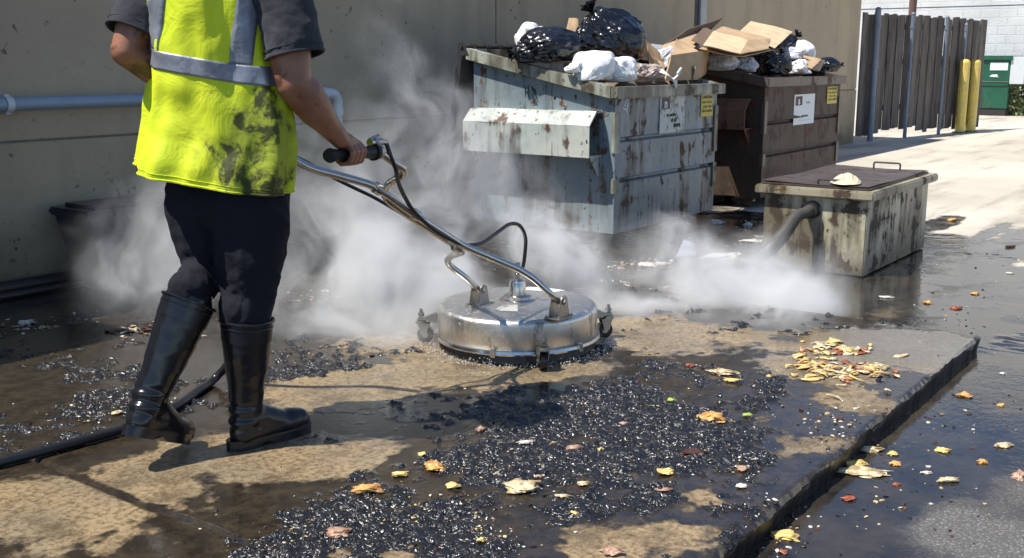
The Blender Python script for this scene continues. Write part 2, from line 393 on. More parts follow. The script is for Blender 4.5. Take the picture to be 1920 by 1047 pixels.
def ground():
    xs = np.concatenate([np.linspace(-60, -2, 12), np.linspace(-1, 4.3, 60), np.linspace(4.33, 9, 320), np.linspace(9.2, 30, 60), np.linspace(33, 140, 20)])
    ys = np.concatenate([np.linspace(-90, -4, 18), np.linspace(-3, .9, 50), np.linspace(.92, 5.4, 240), np.linspace(5.6, 60, 20)])
    X, Y = np.meshgrid(xs, ys, indexing='ij'); P = np.stack([X.ravel(), Y.ravel(), 0*X.ravel()], 1)
    z = np.zeros(len(P))
    near = (P[:,0] > 4.2) & (P[:,0] < 9.2) & (P[:,1] > .8) & (P[:,1] < 5.5)
    q = P[near]; mk = sst(fbm(q*1.6, 4, 61), .05, .35)*sst(q[:,0], 4.6, 4.9)
    mk = mk*sst(-q[:,0], -8.5, -7.2)
    z[near] = mk*(ridged(q*22, 3, 62)-.55)*.02
    P[:,2] = np.maximum(z, -.002)
    ny = len(ys); F_ = []
    for i in range(len(xs)-1):
        for j in range(ny-1): F_.append((i*ny+j, (i+1)*ny+j, (i+1)*ny+j+1, i*ny+j+1))
    g = meshobj('ground', P, F_, M['ground']); tag(g, 'wet dirty alley paving with blue puddles turning dry and pale further off', 'ground', kind='structure')
ground()
# ---------------- the raised concrete slab with its greasy sludge
SX0, SX1, SY0, SY1 = -2.5, 4.68, .98, 4.25
def wb(u, v, r, a): p = G(u, v, SL); return (p.x, p.y, r, a)
SLUDGE = [wb(*q) for q in [(1150,750,.26,1),(1010,790,.24,1),(930,860,.24,1.1),(800,940,.22,1),(650,960,.17,1),(1230,800,.26,1),(1060,880,.20,.9),(1350,860,.17,.9),(1330,700,.22,.8),(1430,720,.16,.6),
    (1180,860,.2,1),(1080,960,.13,1),(900,1000,.17,1.1),(780,1010,.14,1),(560,1020,.14,1),(480,1040,.10,.8),(1250,930,.12,.9),(1430,830,.13,.6),(120,770,.26,1),(250,740,.22,.9),(60,820,.2,.9),(230,690,.25,.6),
    (600,665,.25,.7),(700,690,.16,.7),(540,700,.2,.8),(870,740,.10,.5),(1490,770,.12,.4),(30,700,.3,.5),(1210,690,.14,.7),(1000,910,.12,.6),(1370,780,.2,.8),(1260,870,.15,.9)]]
TAN = [wb(*q) for q in [(120,990,.30,1.2),(30,930,.20,1.),(250,920,.16,.8),(300,860,.16,.8),(520,875,.24,1.1),(650,850,.18,1.),(400,840,.2,.9),(560,740,.20,1.),(700,720,.22,1.1),(850,700,.25,1.2),(1000,690,.2,1.1),(1100,690,.16,.9),(660,760,.15,.8),
    (1150,900,.08,.7),(1080,1000,.10,.9),(1230,990,.11,1.2),(1330,950,.06,.9),(1500,840,.14,.9),(1600,760,.2,1.1),(1700,660,.26,1.2),(1780,640,.2,1.2),(1640,640,.3,1.),(1480,690,.16,.7),(1560,700,.2,.9),(1420,790,.10,.7),(380,1000,.1,.6),(780,780,.13,.6),(1120,1030,.12,.9),(900,640,.3,.9),(1100,620,.4,.9),(700,640,.35,.7),(1350,640,.4,.8),(760,1040,.07,.9),(640,1040,.05,.8)]]
def msum(x, y, L):
    o = np.zeros(len(x))
    for (a, b, r, k) in L:
        d = np.hypot(x-a, y-b)/r; m = d < 1.6
        o[m] += k*np.exp(-1.3*d[m]**2)
    return o
def slab_fields(P):
    w = fbm(P*3.2, 4, 11)*.10; w2 = fbm(P*3.2, 4, 23)*.10
    x = P[:,0]+w; y = P[:,1]+w2
    s = msum(x, y, SLUDGE); tn = msum(x, y, TAN); n = .75*fbm(P*8, 3, 31)+.75*fbm(P*26, 3, 33); n2 = fbm(P*2.4, 4, 37)
    s = sst(.92*s-.45*tn+n*1.35+n2*.75, .50, .88); tn = sst(tn+n*.4+n2*.55, .10, 1.05)
    return s, tn*(1-s)
def slab():
    xs = np.concatenate([np.linspace(SX0, .9, 30), np.arange(.907, SX1-.012, .0068), [SX1-.006, SX1]])
    ys = np.concatenate([[SY0, SY0+.006], np.arange(SY0+.012, 3.35, .0068), np.linspace(3.37, SY1, 60)])
    nx, ny = len(xs), len(ys); X, Y = np.meshgrid(xs, ys, indexing='ij'); P = np.stack([X.ravel(), Y.ravel(), 0*X.ravel()], 1)
    s, tn = slab_fields(P)
    cr1 = ridged(P*30+.6*fbm(P*12, 2, 44)[:,None], 3, 41); cr2 = fbm(P*60, 2, 47); lump = fbm(P*6, 3, 51)
    z = s*(.001+.009*sst(cr1, .5, .92)+.006*cr2*sst(cr1, .3, .8)+.004*np.clip(lump, 0, 1))
    z += .0016*fbm(P*1.7, 3, 53)
    z[:] = z
    # chipped arrises
    er = np.clip(fbm(np.stack([P[:,0]*6, P[:,1]*0+3, P[:,2]], 1), 4, 71), -1, 1)
    ed = np.minimum(P[:,1]-SY0, SX1-P[:,0])
    z -= np.clip(.013-ed, 0, .013)*(.45+1.3*np.clip(er+.1, 0, 1)+.8*sst(er, .25, .5))
    jx_ = 1.54+.012*fbm(np.stack([P[:,1]*3, P[:,1]*0, P[:,1]*0], 1), 3, 91); jw = np.exp(-((P[:,0]-jx_)/.008)**2); z -= .010*jw; tn = tn*(1-.95*np.exp(-((P[:,0]-jx_)/.022)**2))
    P[:,2] = SL+z
    sel = P[:,1] < SY0+.03
    P[sel,1] += (.010*fbm(np.stack([P[sel,0]*5, P[sel,0]*0, P[sel,0]*0], 1), 4, 73)+.004*fbm(P[sel]*40, 2, 74))*(1-(P[sel,1]-SY0)/.03)
    idx = np.arange(nx*ny).reshape(nx, ny)
    fs = [(idx[i,j], idx[i+1,j], idx[i+1,j+1], idx[i,j+1]) for i in range(nx-1) for j in range(ny-1)]
    V = [tuple(p) for p in P]; nt = len(fs)
    ring = [idx[i,0] for i in range(nx)]+[idx[nx-1,j] for j in range(1,ny)]+[idx[i,ny-1] for i in range(nx-2,-1,-1)]+[idx[0,j] for j in range(ny-2,0,-1)]
    rows = [ring]
    for k, zz in enumerate((.052,.036,.018,-.03)):
        row = []
        for q in ring:
            p = P[q]; o = .006*fbm(np.array([[p[0]*11, p[1]*11, zz*30]]), 4, 77)[0]-.004*k
            row.append(len(V)); V.append((p[0]+(o if p[0] > SX1-.02 else 0), p[1]-(o if p[1] < SY0+.03 else 0), zz))
        rows.append(row)
    L = len(ring)
    for k in range(4):
        for i in range(L): fs.append((rows[k][i], rows[k+1][i], rows[k+1][(i+1)%L], rows[k][(i+1)%L]))
    t = NT('slab_concrete'); Pw = t.world(); 
    def at(n): a = t.n('ShaderNodeAttribute', attribute_name=n); return a.outputs['Fac']
    S = at('sludge'); T = at('clean'); E = at('side')
    f1 = t.noise(Pw, 60, 5, .65); f2 = t.noise(Pw, 14, 5, .65); f3 = t.noise(Pw, 160, 3, .6); vv = t.vor(Pw, 85)
    T2 = t.mr(t.ma('ADD', T, t.ma('MULTIPLY', t.ma('SUBTRACT', f2, .5), 1.5)), .28, .72)
    tanc = t.mix(t.mr(t.noise(Pw, 3.1, 4), .35, .65), (.33,.24,.13), (.25,.195,.12)); tanc = t.mix(t.mr(f1, .42, .66, 0, .8), tanc, (.10,.062,.028)); tanc = t.mix(t.mr(t.noise(Pw, 7, 5, .65), .48, .66, 0, .7), tanc, (.085,.058,.032))
    tanc = t.mix(t.mr(f3, .56, .74, 0, .6), tanc, (.42,.36,.26))
    # the far corner of the slab is greyer and cleaner
    gx = t.blobs(Pw, [(4.5,1.15,1.2,.7,1.)]); tanc = t.mix(t.mr(t.ma('ADD', gx, t.ma('MULTIPLY', t.ma('SUBTRACT', f2, .5), .6)), .0, .9), tanc, t.mix(f1, (.25,.23,.195), (.14,.125,.105)))
    ox = t.blobs(Pw, [(4.25,1.65,.45,.3,1.)]); tanc = t.mix(t.mr(t.ma('ADD', ox, t.ma('MULTIPLY', t.ma('SUBTRACT', f2, .5), .8)), .25, .6, 0, .75), tanc, (.17,.115,.035))
    grn = t.blobs(Pw, [(wb(1110,890,1,1)[0], wb(1110,890,1,1)[1], .22, .12, 1.)]); tanc = t.mix(t.mr(grn, .2, .8, 0, .5), tanc, (.085,.085,.03))
    film = t.mix(t.mr(f2, .35, .65), (.018,.014,.010), (.045,.033,.020)); film = t.mix(t.mr(f3, .64, .76, 0, .55), film, (.22,.19,.14))
    film = t.mix(t.mr(f1, .52, .62, 0, .5), film, (.012,.011,.010))
    c = t.mix(T2, film, tanc)
    sl = t.mix(t.mr(f3, .4, .7), (.006,.006,.007), (.018,.017,.017)); sl = t.mix(t.mr(t.vor(Pw, 130), .16, .05, 0, .8), sl, (.16,.15,.14))
    S2 = t.mr(t.ma('ADD', S, t.ma('MULTIPLY', t.ma('SUBTRACT', f1, .5), .9)), .35, .6)
    c = t.mix(S2, c, sl)
    sc_ = t.mix(t.mr(f1, .4, .6), (.008,.007,.005), (.022,.017,.011)); sc_ = t.mix(t.mr(t.ma('ADD', t.sep(Pw)[2], t.ma('MULTIPLY', f2, .05)), .072, .088), sc_, (.13,.095,.05))
    c = t.mix(E, c, sc_)
    wetn = t.mr(t.noise(Pw, 5.5, 5, .65), .40, .66)
    r = t.fm(T2, t.mr(wetn, 0, 1, .015, .07), t.mr(wetn, 0, 1, .06, .36)); r = t.fm(S2, r, .30); r = t.fm(E, r, .5)
    rip = t.noise(t.world((1,2.1,1), (0,0,.45)), 34, 3, .55, .5)
    h = t.ma('ADD', t.ma('MULTIPLY', f1, t.fm(T2, .08, .8)), t.ma('MULTIPLY', f3, t.fm(S2, t.fm(T2, .05, .3), .1)))
    h = t.ma('ADD', h, t.ma('MULTIPLY', rip, t.fm(T2, .10, .35))); h = t.ma('ADD', h, t.ma('MULTIPLY', t.ma('MULTIPLY', t.ma('ABSOLUTE', t.ma('SUBTRACT', t.noise(Pw, 27, 2.5, .55, 1.3), .5)), S2), -7.))
    t.bsdf(c, r, 0, t.bump(h, .7, .007), t.fm(S2, .5, .8))
    ob = meshobj('concrete_slab', V, fs, t.mat)
    me = ob.data; n = len(me.vertices)
    for nm, arr in (('sludge', s), ('clean', tn), ('side', None)):
        a = me.attributes.new(nm, 'FLOAT', 'POINT'); d = np.zeros(n)
        if arr is None: d[len(P):] = 1
        else: d[:len(P)] = arr
        a.data.foreach_set('value', d)
    tag(ob, 'low concrete slab smeared with black greasy sludge under the worker', 'slab', kind='structure')
slab()
# ---------------- building wall
def wallmat(name, a, b, low=True):
    t = NT(name); P = t.world(); z = t.sep(P)[2]; big = t.noise(P, .9, 5, .6); st = t.noise(t.world((1,1,.12)), 3.5, 5, .6); f = t.noise(P, 70, 4, .6)
    c = t.mix(t.mr(big, .3, .7), a, b); c = t.mix(t.mr(st, .45, .75, 0, .45), c, tuple(x*.5 for x in a)); c = t.mix(t.mr(f, .4, .8, 0, .25), c, tuple(x*.6 for x in a))
    sp = t.mr(t.noise(P, 16, 3, .5), .67, .71); c = t.mix(t.ma('MULTIPLY', sp, t.mr(big, .45, .6, 0, .7)), c, (.03,.028,.022))
    if low:
        g = t.mr(t.ma('ADD', z, t.ma('MULTIPLY', t.noise(P, 3, 5, .65), .7)), .95, .1, 0, .78); c = t.mix(g, c, (.055,.047,.033))
        sp2 = t.mr(t.noise(P, 28, 4, .6), .60, .66); c = t.mix(t.ma('MULTIPLY', t.ma('MULTIPLY', sp2, t.mr(z, .85, .35)), t.mr(t.noise(P, 1.4, 3), .48, .6, 0, .8)), c, (.03,.026,.02))
    t.bsdf(c, .8, 0, t.bump(t.ma('ADD', f, t.ma('MULTIPLY', big, 2.)), .35, .006), .3); return t.mat
M['wall'] = wallmat('stucco', (.46,.375,.255), (.38,.305,.21)); M['joint'] = plain('joint', (.20,.175,.14), .8); M['walllow'] = wallmat('stucco_low', (.44,.365,.24), (.34,.28,.185))
def building():
    WY = 5.39; X0, X1, WH = -6., 16.02, 2.85
    b = thing('building', (5, WY, 0), 'long tan stucco building with grimy lower wall behind the dumpsters', 'building')
    core = MB(); core.box((X0, WY+.012, -.1), (X1-.012, 10., WH-.05)); core.build('wall_core', M['joint'], b)
    jx = [X0, -2.5, .6, onY(930, 60, WY).x, onY(1304, 40, WY).x-.02]; dj = onY(1318, 40, WY).x+.06
    up = MB(); xs = jx+[dj, X1]
    for i in range(len(xs)-1):
        a, c = xs[i], xs[i+1]
        if i == 4: continue
        up.bbox((a+.005, WY, .795), (c-.005, WY+.03, WH), .004)
    up.bbox((X1-.03, WY+.034, -.1), (X1, 10, WH), .004)
    up.build('upper_wall', M['wall'], b)
    lo = MB(); lx = [X0, 0., X1]
    for i in range(2): lo.bbox((lx[i]+.003, WY-.006, -.1), (lx[i+1]-.003, WY+.03, .782), .004)
    lo.build('lower_wall', M['walllow'], b)
    fr = MB(); a, c = jx[4], dj
    fr.bbox((a+.01, WY+.004, .795), (a+.10, WY+.03, WH), .003); fr.build('recessed_joint', M['dark'], b)
    f2 = MB(); f2.bbox((a+.10, WY-.02, .795), (c-.01, WY+.03, WH), .004); f2.build('cover_strip', plain('strip_metal', (.42,.41,.39), .45), b)
    cp = MB(); cp.bbox((X0-.05, WY-.05, WH), (X1+.05, 10.05, WH+.12), .01); cp.build('coping', M['walllow'], b)
building()
# ---------------- pipe on the wall
def wallpipe():
    Y = 5.30; z = .985; r = .034
    t = thing('wall_pipe', (3, Y, z), 'blue-grey pipe running along the tan wall behind the worker', 'pipe')
    xe = onY(632, 180, Y).x
    b = MB(); b.tube([(-2, Y, z), (xe-.10, Y, z)], r, 16); b.build('pipe_run', M['pipe'], t)
    b = MB(); path = [Vector((xe-.12, Y, z+.0))]+[Vector((xe-.06+.06*math.sin(a), Y, z-.06+.06*math.cos(a))) for a in [k*math.pi/16 for k in range(9)]]+[Vector((xe, Y, z-.12))]
    b.tube(path, r*1.12, 16); b.tube([(xe-.16,Y,z),(xe-.10,Y,z)], r*1.3, 16); b.tube([(xe,Y,z-.10),(xe,Y,z-.15)], r*1.3, 16); b.build('elbow', M['pipewhite'], t)
    b = MB(); b.tube([(xe, Y, z-.14), (xe, Y, z-.22)], r, 16); b.tube([(xe,Y,z-.22),(xe,Y,z-.24)], r*1.25, 16); b.tube([(xe,Y,z-.23),(xe,Y+.08,z-.23)], r*.8, 12); b.build('drop', M['pipewhite'], t)
    for x in (onY(14, 190, Y).x, 0.2, 4.3):
        b = MB(); b.tube([(x-.018, Y, z), (x+.018, Y, z)], r*1.22, 16); b.bbox((x-.015, Y, z-.05), (x+.015, 5.386, z+.05), .003); b.build('clamp', M['pipewhite'], t)
wallpipe()
b = MB(); b.tube([(1.0,5.31,.05),(3.2,5.30,.05),(3.95,5.31,.045)], .035, 12); b.tube([(1.0,5.24,.02),(3.9,5.25,.02)], .022, 10)
o = b.build('drain_pipe', M['grate'], None, (2.5,5.3,0)); tag(o, 'black pipe lying in the dirt along the foot of the wall', 'pipe')
def tote():
    p = onY(158, 386, 5.0); x0 = p.x; z1 = .43
    t = thing('storage_tote', (x0+.4, 5.1, 0), 'dark navy plastic tote against the wall, half hidden in steam', 'tote')
    b = MB(); a = [(x0+.01,4.98),(x0+.69,4.98),(x0+.69,5.30),(x0+.01,5.30)]; c = [(x0+.10,5.02),(x0+.60,5.02),(x0+.60,5.26),(x0+.10,5.26)]
    b.add([(x,y,.0) for x,y in c]+[(x,y,z1-.03) for x,y in a], [(0,3,2,1),(0,1,5,4),(1,2,6,5),(2,3,7,6),(3,0,4,7)]); b.build('tub', M['navy'], t)
    b = MB(); b.bbox((x0-.015,4.96,z1-.03),(x0+.715,5.32,z1+.012), .01); b.bbox((x0+.05,5.0,z1+.012),(x0+.65,5.28,z1+.03), .01); b.build('lid', M['navy'], t)
tote()
def cabinet():  # unseen box added to cast the shadow at left; cabinet form is made up
    t = thing('shadow_cabinet', (1., 4.8, 0), 'tall grey steel cabinet added just outside the picture to cast the shadow at left', 'cabinet')
    b = MB(); b.bbox((.47,4.46,.06),(1.68,5.3,1.86), .01); b.build('body', M['post'], t)
    b = MB(); b.bbox((.44,4.43,1.86),(1.71,5.32,1.92), .01); b.build('top', M['post'], t)
    b = MB(); b.bbox((.52,4.435,.12),(1.05,4.458,1.80), .004); b.bbox((1.08,4.435,.12),(1.62,4.458,1.80), .004); b.build('door', M['pipe'], t)
    b = MB(); b.bbox((.50,4.50,0),(1.65,5.27,.06), .005); b.build('plinth', M['dark'], t)
cabinet()
# ---------------- fence, bollards, far building, green dumpster
def woodmat():
    t = NT('weathered_boards'); co = t.world((1,1,.05)); g = t.noise(co, 60, 5, .65); big = t.noise(t.world((1,1,.15)), 7, 4)
    ob = t.n('ShaderNodeNewGeometry').outputs['Random Per Island']; c = t.mix(t.ma('ADD', t.ma('MULTIPLY', t.mr(big, .3, .7), .4), t.ma('MULTIPLY', ob, .6)), (.20,.175,.155), (.085,.072,.063)); c = t.mix(t.mr(g, .45, .7, 0, .7), c, (.022,.019,.017)); c = t.mix(t.mr(g, .50, .28, 0, .5), c, (.21,.195,.18))
    t.bsdf(c, .85, 0, t.bump(g, .5, .006), .2); return t.mat
M['wood'] = woodmat()
def fence():
    A = Vector((16.14, 5.40, 0)); B = Vector((20.35, 4.60, 0)); D = (B-A); L = D.length; D.normalize(); N = Vector((D.y, -D.x, 0))
    t = thing('wooden_fence', ((A+B)/2), 'weathered grey board fence with metal posts beyond the building corner', 'fence')
    b = MB(); x = .02; k = 0
    while x < L-.05:
        w = .125+.03*random.random(); h = 1.90+.05*random.random()-(.02 if k % 5 else 0); z0 = .05+.06*random.random()+(.06 if 4 < k < 14 else 0); o = .006*random.random()+(.020 if k % 2 else 0)
        p = A+D*x; R_ = Matrix.Translation(p) @ Matrix(((D.x, -N.x, 0, 0), (D.y, -N.y, 0, 0), (0,0,1,0), (0,0,0,1))) @ Matrix.Rotation((random.random()-.5)*.012, 4, 'Y')
        b.bbox((0, o, z0), (w, o+.018, h), .003, M=R_)
        x += w-.004; k += 1
    b.build('board_panel', M['wood'], t)
    b = MB(); 
    for z in (.45, 1.15, 1.7):
        M_ = Matrix.Translation(A) @ Matrix(((D.x, -N.x, 0, 0), (D.y, -N.y, 0, 0), (0,0,1,0), (0,0,0,1))); b.bbox((.5, .045, z), (L-.05, .085, z+.08), .004, M=M_)
    b.build('rail', M['wood'], t)
    for u, r, h in ((1624, .045, 1.96), (1689, .03, 1.92), (1752, .028, 1.9), (1788, .025, 1.8)):
        # where the sight line meets the fence face
        a_ = G(u, 260, 0); d1 = Vector((a_.x, a_.y, 0)).normalized(); den = d1.x*D.y-d1.y*D.x; s_ = (A.x*D.y-A.y*D.x)/den; p = d1*s_ + N*.06
        b = MB(); b.tube([(p.x,p.y,0),(p.x,p.y,h)], r, 14); b.tube([(p.x,p.y,h),(p.x,p.y,h+.03)], [r*1.25, r*.5], 14)
        for z in (.35, 1.1, 1.7): b.tube([(p.x,p.y,z),(p.x,p.y,z+.03)], r*1.3, 14)
        b.build('post', M['post'], t)
fence()
def bollard():
    p = G(1799, 250)
    t = thing('bollard', p, 'yellow bollard in front of the fence, left one of the pair', 'bollard', 'yellow bollards at the fence end')
    b = MB(); r = .082; b.lathe([(r,0),(r,1.17)]+[(r*math.cos(a), 1.17+r*.8*math.sin(a)) for a in [k*math.pi/16 for k in range(1,9)]], Matrix.Translation(p), 28); b.build('pipe_body', M['yellow'], t)
    b = MB(); b.lathe([(r*1.6,0),(r*1.5,.02),(r*1.02,.03)], Matrix.Translation(p), 28); b.build('footing', M['joint'], t)
    c = copy_tree(t); c.location = G(1819, 248); c['label'] = 'yellow bollard nearest the fence end and green dumpster, right one of the pair'
bollard()
def whitewall():
    t = NT('white_blocks'); P = t.world(); br = t.n('ShaderNodeTexBrick'); co = t.world((0,1,1)); s_ = t.sep(P); cm = t.n('ShaderNodeCombineXYZ'); t.l(s_[1], cm.inputs[0]); t.l(s_[2], cm.inputs[1]); t.l(cm.outputs[0], br.inputs[0])
    br.inputs['Scale'].default_value = 1.; br.inputs['Brick Width'].default_value = .4; br.inputs['Row Height'].default_value = .2; br.inputs['Mortar Size'].default_value = .012; br.inputs['Mortar Smooth'].default_value = .3
    n = t.noise(P, 1.2, 5, .6); f = t.noise(P, 22, 4); c = t.mix(t.mr(n, .3, .7), (.60,.60,.59), (.50,.50,.49)); c = t.mix(t.mr(br.outputs['Fac'], 0, 1, 0, .25), c, (.45,.45,.44))
    t.bsdf(c, .7, 0, t.bump(t.ma('ADD', t.ma('MULTIPLY', br.outputs['Fac'], -1), t.ma('MULTIPLY', f, .8)), .6, .02)); m = t.mat
    b = thing('white_building', (27.5, 0, 0), 'white painted block building across the far end of the alley', 'building')
    w = MB(); w.box((27.5,-60,-.1),(36,30,2.46)); w.box((27.515,-60,2.49),(36,30,7)); w.build('wall', m, b)
    w = MB(); w.box((27.53,-60,2.46),(36,30,2.49)); w.build('wall_joint', M['post'], b)
    w = MB(); w.bbox((27.4,-60,7),(36.1,30,7.25), .02); w.build('coping', M['pipewhite'], b)
    p = onX(1711, 20, 22.5); w = MB(); w.tube([(p.x,p.y,0),(p.x,p.y,4.5)], .075, 14); w.tube([(p.x,p.y,4.5),(p.x,p.y,4.56)], [.09,.05], 14)
    o = w.build('rusty_pole', plain('rusty_pole', (.13,.075,.055), .7, var=.3), None, (p.x,p.y,0)); tag(o, 'rust-brown metal pole standing behind the board fence', 'pole')
whitewall()
def greendump():
    Y0 = onX(1888, 200, 25.9).y; X0 = 25.9
    t = thing('green_dumpster', (X0, Y0, 0), 'green dumpster with a white sign by the far white building', 'dumpster')
    b = MB(); b.bbox((X0,Y0,.16),(X0+1.1,Y0+1.8,1.22), .01); b.bbox((X0-.02,Y0+.02,.66),(X0,Y0+1.78,.72), .005); b.build('body', M['green'], t)
    b = MB(); b.bbox((X0-.05,Y0-.03,1.22),(X0+1.15,Y0+1.83,1.32), .01); b.build('rim', M['green'], t)
    b = MB(); b.bbox((X0-.02,Y0+.01,.74),(X0-.004,Y0+1.79,.76), .002); b.build('rib', M['zinc'], t)
    b = MB(); b.bbox((X0+.0,Y0-.30,.70),(X0+1.0,Y0,1.30), .01); b.build('side_frame', M['pipewhite'], t)
    b = MB(); b.bbox((X0+.1,Y0-.46,.62),(X0+.9,Y0-.30,.86), .01); b.build('fork_pocket', M['zinc'], t)
    b = MB(); b.bbox((X0+.02,Y0+.02,0),(X0+1.0,Y0+1.7,.16), .01); b.build('skid', M['dark'], t)
    b = MB(); b.bbox((X0-.012,Y0+.05,1.0),(X0-.002,Y0+.42,1.17), .002); b.build('sign', M['white'], t)
    b = MB(); b.add([(X0-.008,Y0+.22,.84),(X0-.008,Y0+.42,.86),(X0-.008,Y0+.38,.90),(X0-.008,Y0+.26,.91)], [(0,1,2,3)]); b.build('sticker', M['white'], t, solid=.003)
greendump()
def shrub():
    t = NT('leaves'); n = t.noise(t.world(), 9, 3); c = t.mix(t.mr(n, .35, .65), (.09,.14,.035), (.20,.22,.09)); t.bsdf(c, .6, 0, None, .4)
    p = onX(1900, 210, 26.4); o = thing('shrub', (p.x, p.y-.25, 0), 'straggly green shrub beside the green dumpster', 'shrub')
    b = MB()
    for k in range(1500):
        a = random.random()*6.283; rr = random.random()**.6*.62; z = random.random()**.8*1.0*(1-.5*rr); c = Vector((p.x+rr*.8*math.cos(a), p.y-.3+rr*math.sin(a), z+.02))
        d = Vector((random.gauss(0,1), random.gauss(0,1), random.gauss(.3,1))).normalized()*.055; e = d.cross(Vector((random.random(),random.random(),random.random()))).normalized()*.022
        b.add([c-d, c+e, c+d, c-e], [(0,1,2,3)])
    b.build('foliage', t.mat, o)
    b = MB()
    for k in range(14): a = random.random()*6.28; b.tube([(p.x,p.y-.3,0),(p.x+.2*math.cos(a),p.y-.3+.2*math.sin(a),.4),(p.x+.4*math.cos(a),p.y-.3+.4*math.sin(a),.75)], [.012,.008,.004], 5)
    b.build('stem', M['wood'], o)
shrub()
# ================================================================== DUMPSTERS
def rough(b, amp=.003, sc=6, seed=0):
    P = np.array(b.v); 
    for k in range(3): P[:,k] += amp*vn(P*sc+k*9, seed+k)
    b.v = [tuple(p) for p in P]
def grid_panel(b, p0, ux, uy, lx, ly, nx, ny, fn=None, mi=0):
    """sheet p0 + ux*s + uy*t with offset fn(s,t) vector"""
    vs = []; 
    for i in range(nx+1):
        for j in range(ny+1):
            s, t_ = lx*i/nx, ly*j/ny; p = Vector(p0)+Vector(ux)*s+Vector(uy)*t_
            if fn: p += fn(s, t_)
            vs.append(p)
    b.add(vs, [(i*(ny+1)+j, (i+1)*(ny+1)+j, (i+1)*(ny+1)+j+1, i*(ny+1)+j+1) for i in range(nx) for j in range(ny)], mi, True)
def dumpster(name, label, X, Y, Wd, D, zf, zb, mats, name_group=None, pz=(.60,.80,.885), py=(.10,1.12), dent=0.):
    mb, mr_, mp = mats; z0 = .10; t = thing(name, (X, Y, 0), label, 'dumpster')
    T = .012
    ztop = lambda y: zf+(zb-zf)*(y-Y)/D
    # body: front (profile with two folded grooves), sides, back, floor
    b = MB()
    def frontprof(zt):
        return [(0,z0),(0,.425),(.022,.440),(.022,.452),(-.006,.462),(-.002,.48),(0,.50),(0,.685),(.022,.700),(.022,.712),(-.006,.722),(-.002,.74),(0,.76),(0,zt)]
    pr = frontprof(zf-.005); nx = 24
    for q in range(len(pr)-1):
        (ya, za), (yb, zb_) = pr[q], pr[q+1]; nz = max(1, int((zb_-za)/.05))
        def fn(s, tt): return Vector((0, 0, 0))
        vs = []
        for i in range(nx+1):
            for j in range(nz+1):
                f = j/nz; x = X+.03+(Wd-.06)*i/nx; z = za+(zb_-za)*f; y = Y+ya+(yb-ya)*f
                y += .006*math.sin(x*5.3+z*3)*math.sin(z*7+x)*math.sin(math.pi*i/nx)
                vs.append((x, y, z))
        b.add(vs, [(i*(nz+1)+j, (i+1)*(nz+1)+j, (i+1)*(nz+1)+j+1, i*(nz+1)+j+1) for i in range(nx) for j in range(nz)], 0, False)
    b.box((X+.03, Y+.030, z0), (X+Wd-.03, Y+.036, zf-.01))
    # corner posts
    for xa in (X, X+Wd-.035):
        b.prism([(Y, z0), (Y+.04, z0), (Y+.04, ztop(Y+.04)-.01), (Y, zf-.01)], 0, xa, xa+.035)
    for xa in (X+.004, X+Wd-.004-T):
        b.prism([(Y+.04, z0+.001), (Y+D-.03, z0+.001), (Y+D-.03, ztop(Y+D-.03)-.012), (Y+.04, ztop(Y+.04)-.012)], 0, xa, xa+T)
    b.box((X+.003, Y+D-.03, z0+.002), (X+Wd-.003, Y+D-.03+T, zb-.02)); b.box((X+.02, Y+.04, z0+.004), (X+Wd-.02, Y+D-.03, z0+.016))
    b.build('body', mb, t)
    # side weld plate (narrow pressed strips) and vertical edge angle
    for zc, h in ((.62,.26), (.36,.10)):
        b = MB(); b.bbox((X-.014, Y-.010, zc), (X+.05, Y+.02, zc+h), .004); b.build('corner_bracket', mr_, t)
        b = MB(); b.bbox((X+Wd-.05, Y-.012, zc-.08), (X+Wd+.012, Y+.02, zc+h), .004); b.build('corner_bracket', mr_, t)
    # rim: flange round the mouth
    b = MB(); e = .045; h = .075; n = 14
    def rimseg(a, c, inn):
        # box beam between two points with inner thickness
        pass
    y0r, y1r = Y-e, Y+D+.01
    b.bbox((X-e, y0r, zf-h), (X+Wd+e, Y+.012, zf), .006)
    for xa, xb in ((X-e, X+.014), (X+Wd-.014, X+Wd+e)):
        b.prism([(Y+.012, ztop(Y+.012)-h), (y1r, ztop(y1r)-h), (y1r, ztop(y1r)), (Y+.012, ztop(Y+.012))], 0, xa, xb)
    b.bbox((X+.014, y1r-.05, ztop(y1r)-h), (X+Wd-.014, y1r, ztop(y1r)-.004), .006)
    rough(b, .004, 5, 3); b.build('rim', mr_, t)
    # fork pockets on both sides: open ended channels
    for sx in (-1, 1):
        xo = X-.15 if sx < 0 else X+Wd+.15; xi = X+.004 if sx < 0 else X+Wd-.004; s_ = -sx
        b = MB(); za, zb2, zc = pz; T2 = .009; ya, yb = Y+py[0], Y+py[1]
        out = [(xo, za), (xo, zb2), (xo+s_*.085, zc), (xi, zc)]
        inn = [(xo+s_*T2, za+T2), (xo+s_*T2, zb2-.004), (xo+s_*.09, zc-T2), (xi, zc-T2)]
        P = []; ny = 20
        for arr, flip in ((out, 0), (inn, 1)):
            for q in range(3):
                (xa, zA), (xb, zB) = arr[q], arr[q+1]
                vs = []
                for i in range(ny+1):
                    y = ya+(yb-ya)*i/ny; dx = .006*math.sin(y*7.1+1)*math.sin(math.pi*i/ny)*s_ if q == 0 else 0; dz = .005*math.sin(y*9)*(q > 0)
                    for j in range(3): f = j/2; vs.append((xa+(xb-xa)*f+dx, y, zA+(zB-zA)*f+dz*(1-f if q==2 else f if q==1 else 0)))
                b.add(vs, [(i*3+j, (i+1)*3+j, (i+1)*3+j+1, i*3+j+1) for i in range(ny) for j in range(2)])
        b.box((min(xo, xi), ya, za-.002), (max(xo, xi), yb, za+T2-.002))
